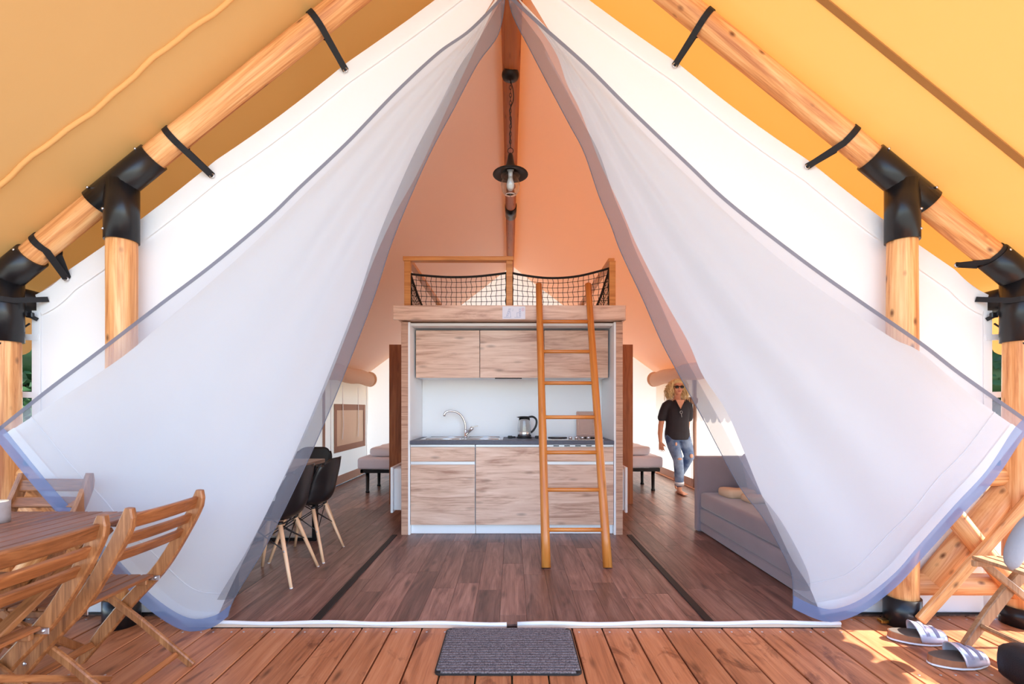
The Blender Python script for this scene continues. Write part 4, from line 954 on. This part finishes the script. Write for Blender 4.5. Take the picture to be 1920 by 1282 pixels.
# drying rack in the sun
t = thing('drying_rack', 'white wire drying rack in the sun beyond the railing', 'drying rack', (4.75, 4.45, -.3))
mb = MB()
for k in range(9): mb.tube([(4.5+k*.08, 4.1, .12), (4.5+k*.08, 4.9, .12)], .004, 5)
mb.build('wires', 'rubber', t); mb = MB()
for y in (4.1, 4.9): mb.tube([(4.46, y, .12), (5.18, y, .12)], .012, 8)
mb.build('bars', 'white', t)
for y in (4.15, 4.85):
    for s_ in (-1, 1): MB().tube([(4.82-s_*.2, y, .12), (4.82+s_*.3, y, -.33)], .01, 8).build('leg', 'white', t)
# far log fence
t = thing('log_fence', 'far log fence in the sun beyond the railing', 'fence', (5.4, 5.6, -.34))
for x in (4.6, 6.3, 8.0): log('fence_post', (x, 5.8, -.36), (x, 5.8, .75), .06, parent=t)
for z in (.15, .62): log('fence_rail', (4.3, 5.72, z), (8.4, 5.72, z), .045, parent=t)
t.location = t.location

# ------------------------------------------------------------------ woman walking in from the back
WX, WY = 2.385, 6.62
t = thing('person', 'person with curly blond hair, sunglasses, black top and ripped jeans, walking barefoot', 'person', (WX, WY, 0))
def W(x, y, z): return Vector((WX+x, WY+y, z))
def limb(mb, pts, rad, seg=14, n=None, ref=(1, 0, 0)):
    mb.tube(pts, rad, seg, True, ref)
    for p, r in ((pts[0], rad[0]), (pts[-1], rad[-1])):
        r = r if isinstance(r, (tuple, list)) else (r, r); mb.ell(p, (min(r), min(r), min(r)), 10, 7)
def remesh(o, v, sm=6):
    r = o.modifiers.new('fuse', 'REMESH'); r.mode = 'VOXEL'; r.voxel_size = v; r.use_smooth_shade = True
    s_ = o.modifiers.new('relax', 'SMOOTH'); s_.factor = .5; s_.iterations = sm
body = MB()
body.ell(W(0, -.005, 1.54), (.074, .09, .105), 18, 14); body.ell(W(0, -.03, 1.475), (.056, .06, .062), 14, 10)           # skull, jaw
body.ell(W(0, -.092, 1.515), (.012, .016, .024), 8, 6); body.ell(W(0, -.1, 1.502), (.015, .012, .011), 8, 6)              # nose
body.ell(W(0, -.06, 1.436), (.03, .028, .022), 12, 8)                                                                    # chin
for s_ in (-1, 1): body.ell(W(s_*.076, .01, 1.52), (.012, .02, .03), 8, 6); body.ell(W(s_*.04, -.06, 1.5), (.026, .03, .026), 8, 6)
limb(body, [W(0, .01, 1.32), W(0, .005, 1.4), W(0, -.005, 1.47)], [.058, .05, .05])
body.tube([W(.0, .01, .80), W(0, .005, .9), W(0, 0, 1.02), W(0, -.005, 1.15), W(0, 0, 1.26), W(0, .01, 1.33)], [(.165, .105), (.16, .1), (.135, .095), (.15, .105), (.155, .09), (.07, .06)], 18, True, (1, 0, 0))
# her right arm (picture left) hangs, her left arm is drawn back
limb(body, [W(-.15, .0, 1.272), W(-.2, .01, 1.15), W(-.232, .02, .975), W(-.25, -.01, .86), W(-.253, -.035, .75)], [.043, .045, .039, .036, .027])
limb(body, [W(.15, .0, 1.272), W(.18, .05, 1.15), W(.19, .11, .985), W(.175, .12, .87), W(.16, .11, .78)], [.043, .043, .036, .033, .025])
def hand(mb, p, s_):
    """relaxed hand, back of the hand turned half forward, thumb towards the body (s_ = side of the thumb)"""
    d = Vector((s_*.80, -.60, 0))                  # across the knuckles, thumb side positive
    f = Vector((s_*.10, -.12, -1)).normalized()    # down the fingers
    mb.tube([p+Vector((0, 0, .012)), p+f*.035, p+f*.082], [(.022, .015), (.035, .015), (.040, .013)], 12, True, d)
    for o_, ln, sp in ((.030, .066, .14), (.010, .075, .04), (-.010, .070, -.05), (-.030, .055, -.15)):
        b_ = p+f*.078+d*o_; g1 = (f+d*sp).normalized(); g2 = (g1+Vector((s_*.25, .30, 0))).normalized()
        mb.tube([b_, b_+g1*ln*.5, b_+g1*ln*.5+g2*ln*.5], [.0092, .0085, .0065], 8)
    b_ = p+f*.025+d*.028; g1 = (f*.75+d*.75).normalized(); mb.tube([b_, b_+g1*.035, b_+g1*.035+(g1+f).normalized()*.03], [.0125, .0102, .0078], 8)
hand(body, W(-.253, -.037, .745), 1); hand(body, W(.16, .105, .775), -1)
# front leg carries the weight, the other trails with its heel up
Lf = [W(-.085, .0, .82), W(-.06, -.045, .66), W(-.012, -.08, .49), W(.008, -.065, .30), W(.012, -.05, .10), W(.014, -.05, .05)]
Lb = [W(.085, .01, .82), W(.125, -.03, .68), W(.15, -.055, .53), W(.125, .10, .36), W(.10, .26, .20), W(.095, .31, .14)]
limb(body, Lf, [.085, .072, .052, .05, .034, .034]); limb(body, Lb, [.085, .072, .052, .05, .034, .034])
def foot(mb, ankle, toe, up):
    a_, b_ = Vector(ankle), Vector(toe); d = (b_-a_); d.normalize(); side_ = d.cross(Vector(up)).normalized()
    heel = a_-d*.05-Vector(up)*.025
    mb.tube([heel, a_-Vector(up)*.01, a_.lerp(b_, .5)-Vector(up)*.005, b_-d*.045], [(.026, .022), (.033, .034), (.038, .024), (.044, .014)], 12, True, side_)
    for k in range(5):
        o_ = (-2+k)*.0175; ln = (.05, .046, .042, .036, .03)[k] if True else .04; r = (.0125, .0095, .009, .0085, .008)[k]
        s0 = b_-d*.055+side_*(-o_); mb.tube([s0, s0+d*ln*.7, s0+d*ln], [r*1.1, r, r*.8], 8)
foot(body, W(.014, -.05, .042), W(.045, -.235, .016), (0, 0, 1))
foot(body, W(.095, .31, .12), W(.11, .235, .02), (0, -.8, -.45))
bo = body.build('body', 'skin', t); remesh(bo, .005, 2)
# jeans
j = MB()
j.tube([W(0, .01, .93), W(0, .01, .86), W(0, .012, .80), W(0, .012, .755)], [(.172, .118), (.182, .125), (.178, .122), (.13, .1)], 20, True, (1, 0, 0))
limb(j, [W(-.088, .0, .83), W(-.066, -.04, .68), W(-.016, -.078, .49), W(.004, -.064, .30), W(.011, -.05, .15)], [.096, .088, .07, .066, .06], 16)
limb(j, [W(.088, .01, .83), W(.123, -.03, .68), W(.15, -.052, .53), W(.127, .09, .37), W(.105, .23, .225)], [.096, .088, .072, .066, .06], 16)
jo = j.build('jeans', 'denim', t); remesh(jo, .009, 4)
MB().tube([W(.009, -.052, .175), W(.011, -.05, .125)], [.066, .066], 16, True).build('cuff', 'alu', jo); MB().tube([W(.109, .2, .255), W(.103, .245, .21)], [.066, .066], 16, True).build('cuff', 'alu', jo)
for p, r in ((W(-.016, -.148, .51), (.032, .012, .017)), (W(.158, -.122, .55), (.028, .012, .03)), (W(-.06, -.125, .72), (.016, .01, .026))): MB().ell(p, r, 10, 7).build('rip', 'skinpatch', jo)
# top with cut-on sleeves and curved hem
s = MB()
s.tube([W(0, .0, .775), W(0, .0, .86), W(0, .0, .97), W(0, -.004, 1.1), W(0, -.004, 1.22), W(0, .004, 1.29), W(0, .012, 1.335)], [(.178, .128), (.18, .132), (.166, .124), (.165, .124), (.17, .112), (.15, .09), (.08, .066)], 22, True, (1, 0, 0))
limb(s, [W(-.12, .0, 1.285), W(-.16, .003, 1.26), W(-.195, .008, 1.18), W(-.22, .015, 1.085)], [.066, .066, .062, .06], 14); limb(s, [W(.12, .0, 1.285), W(.16, .015, 1.26), W(.182, .04, 1.18), W(.192, .075, 1.085)], [.066, .066, .062, .06], 14)
so_ = s.build('top', 'tee', t); remesh(so_, .009, 4)
MB().prism([W(-.062, 0, 1.345), W(.062, 0, 1.345), W(.004, 0, 1.2)], (0, -.128, 0), (0, -.07, 0)).build('neckline', 'skin', t)
nk = MB()
for sgn in (-1, 1): nk.tube([W(sgn*.068, -.105, 1.345), W(sgn*.037, -.13, 1.27), W(.004, -.133, 1.195)], .008, 6)
nk.build('collar', 'tee', t)
MB().tube([W(.005+.017*math.cos(a), -.142, 1.17+.02*math.sin(a)) for a in [k*PI/6 for k in range(12)]], .003, 5, closed=True).tube([W(.006, -.142, 1.15), W(.012, -.145, 1.10)], .004, 6).build('pendant', 'bolt', t)
# sunglasses and mouth
sg = MB()
for sgn in (-1, 1):
    sg.ell(W(sgn*.034, -.094, 1.53), (.031, .008, .021), 14, 9); sg.tube([W(sgn*.062, -.088, 1.537), W(sgn*.082, -.02, 1.535)], .004, 6)
sg.tube([W(-.01, -.1, 1.536), W(.01, -.1, 1.536)], .005, 6).build('sunglasses', 'darkglass', t)
MB().ell(W(0, -.09, 1.468), (.022, .008, .0075), 10, 7).build('mouth', 'lip', t)
# curly hair
h = MB(); h.ell(W(0, .03, 1.556), (.08, .086, .092), 16, 12)
h.ell(W(0, .012, 1.594), (.079, .099, .062), 16, 10)
rnd = random.Random(3)
for k in range(70):                                # fringe swept from the parting to both sides
    sg_ = rnd.choice((-1, 1)); st_ = W(.012+sg_*rnd.uniform(0, .02), rnd.uniform(-.085, .0), 1.63+rnd.uniform(-.012, .015)); ln = rnd.uniform(.12, .3); ph = rnd.random()*6; cu = rnd.uniform(.006, .012); yo = st_.y-WY; pts = []
    for i in range(16):
        q = i/15; sw = math.sin(min(1, q*1.9)*PI/2); c_ = st_+Vector((sg_*(.085+.03*q)*sw, -.012*sw+.05*q*(yo < -.05), -.035*q-ln*max(0, q-.22)**1.1)); an = ph+q*19
        pts.append(c_+Vector((cu*math.cos(an)*min(1, q*3), cu*math.sin(an)*min(1, q*3), cu*.6*math.sin(an)*min(1, q*3))))
    h.tube(pts, [.0055]*12+[.005, .004, .003, .002], 5)
for k in range(330):
    a = rnd.uniform(-.75, PI+.75); el = rnd.uniform(.1, 1.5)
    r0 = Vector((.088*math.cos(a)*math.cos(el), .02+.095*math.sin(a)*math.cos(el)-.02*math.sin(el), .085*math.sin(el)))
    st_ = W(0, 0, 1.56)+r0; out = Vector((math.cos(a)*1.0, math.sin(a)*.8+.1, 0)); ln = rnd.uniform(.14, .29); sp = rnd.uniform(.02, .085); ph = rnd.random()*6; cu = rnd.uniform(.009, .02)
    pts = []
    for i in range(16):
        q = i/15; c_ = st_+out*sp*math.sin(q*PI*.6)+Vector((0, 0, .025*math.sin(q*3)-ln*q**1.25)); an = ph+q*rnd.uniform(18, 22)
        pts.append(c_+Vector((cu*math.cos(an), cu*math.sin(an), 0)))
    h.tube(pts, [.0052]*12+[.005, .004, .003, .002], 5)
h.build('hair', 'hair', t)
# ------------------------------------------------------------------ trees beyond the tent
def tree(x, y, h, r, lab, nleaf=5000):
    t = thing('tree', lab, 'tree', (x, y, -.34), group='trees beyond the tent')
    MB().tube([(x, y, -.34), (x+.05, y, h*.4), (x, y+.05, h*.8)], [.14, .1, .04], 8).build('trunk', 'bark', t)
    mb = MB()
    for i in range(nleaf):
        a = random.random()*2*PI; zz = random.random()**.8; rr = r*(math.sin(PI*(.12+.85*zz))**.7)*math.sqrt(random.random())*(.85+.3*noise.noise(Vector((a*2, zz*4, x))))
        p = Vector((x+rr*math.cos(a), y+rr*math.sin(a), .0+h*zz)); d = Vector((random.gauss(0, 1), random.gauss(0, 1), random.gauss(0, 1))).normalized(); e = d.orthogonal().normalized(); s = random.uniform(.05, .11)
        mb.add([p-d*s, p+e*s*.5, p+d*s, p-e*s*.5], [(0, 1, 2, 3)])
    for k in range(9): mb.ell((x+r*.45*math.cos(k*2.4), y+r*.45*math.sin(k*2.4), h*(.15+.09*k)), (r*.5, r*.5, h*.13), 8, 6)
    mb.build('foliage', 'leaf', t)
for i, (x, y, h, r, lab) in enumerate(((-7.2, 6.8, 3.4, 1.5, 'dark green tree seen past the corner post by the outdoor table'), (-10.6, 8.6, 4.0, 1.9, 'bushy tree farther off on the outdoor table side'),
        (7.6, 7.0, 3.4, 1.5, 'dark tree seen past the corner post by the sandals'), (10.8, 8.8, 4.2, 2.0, 'bushy tree farther off on the sandals side'))): tree(x, y, h, r, lab)
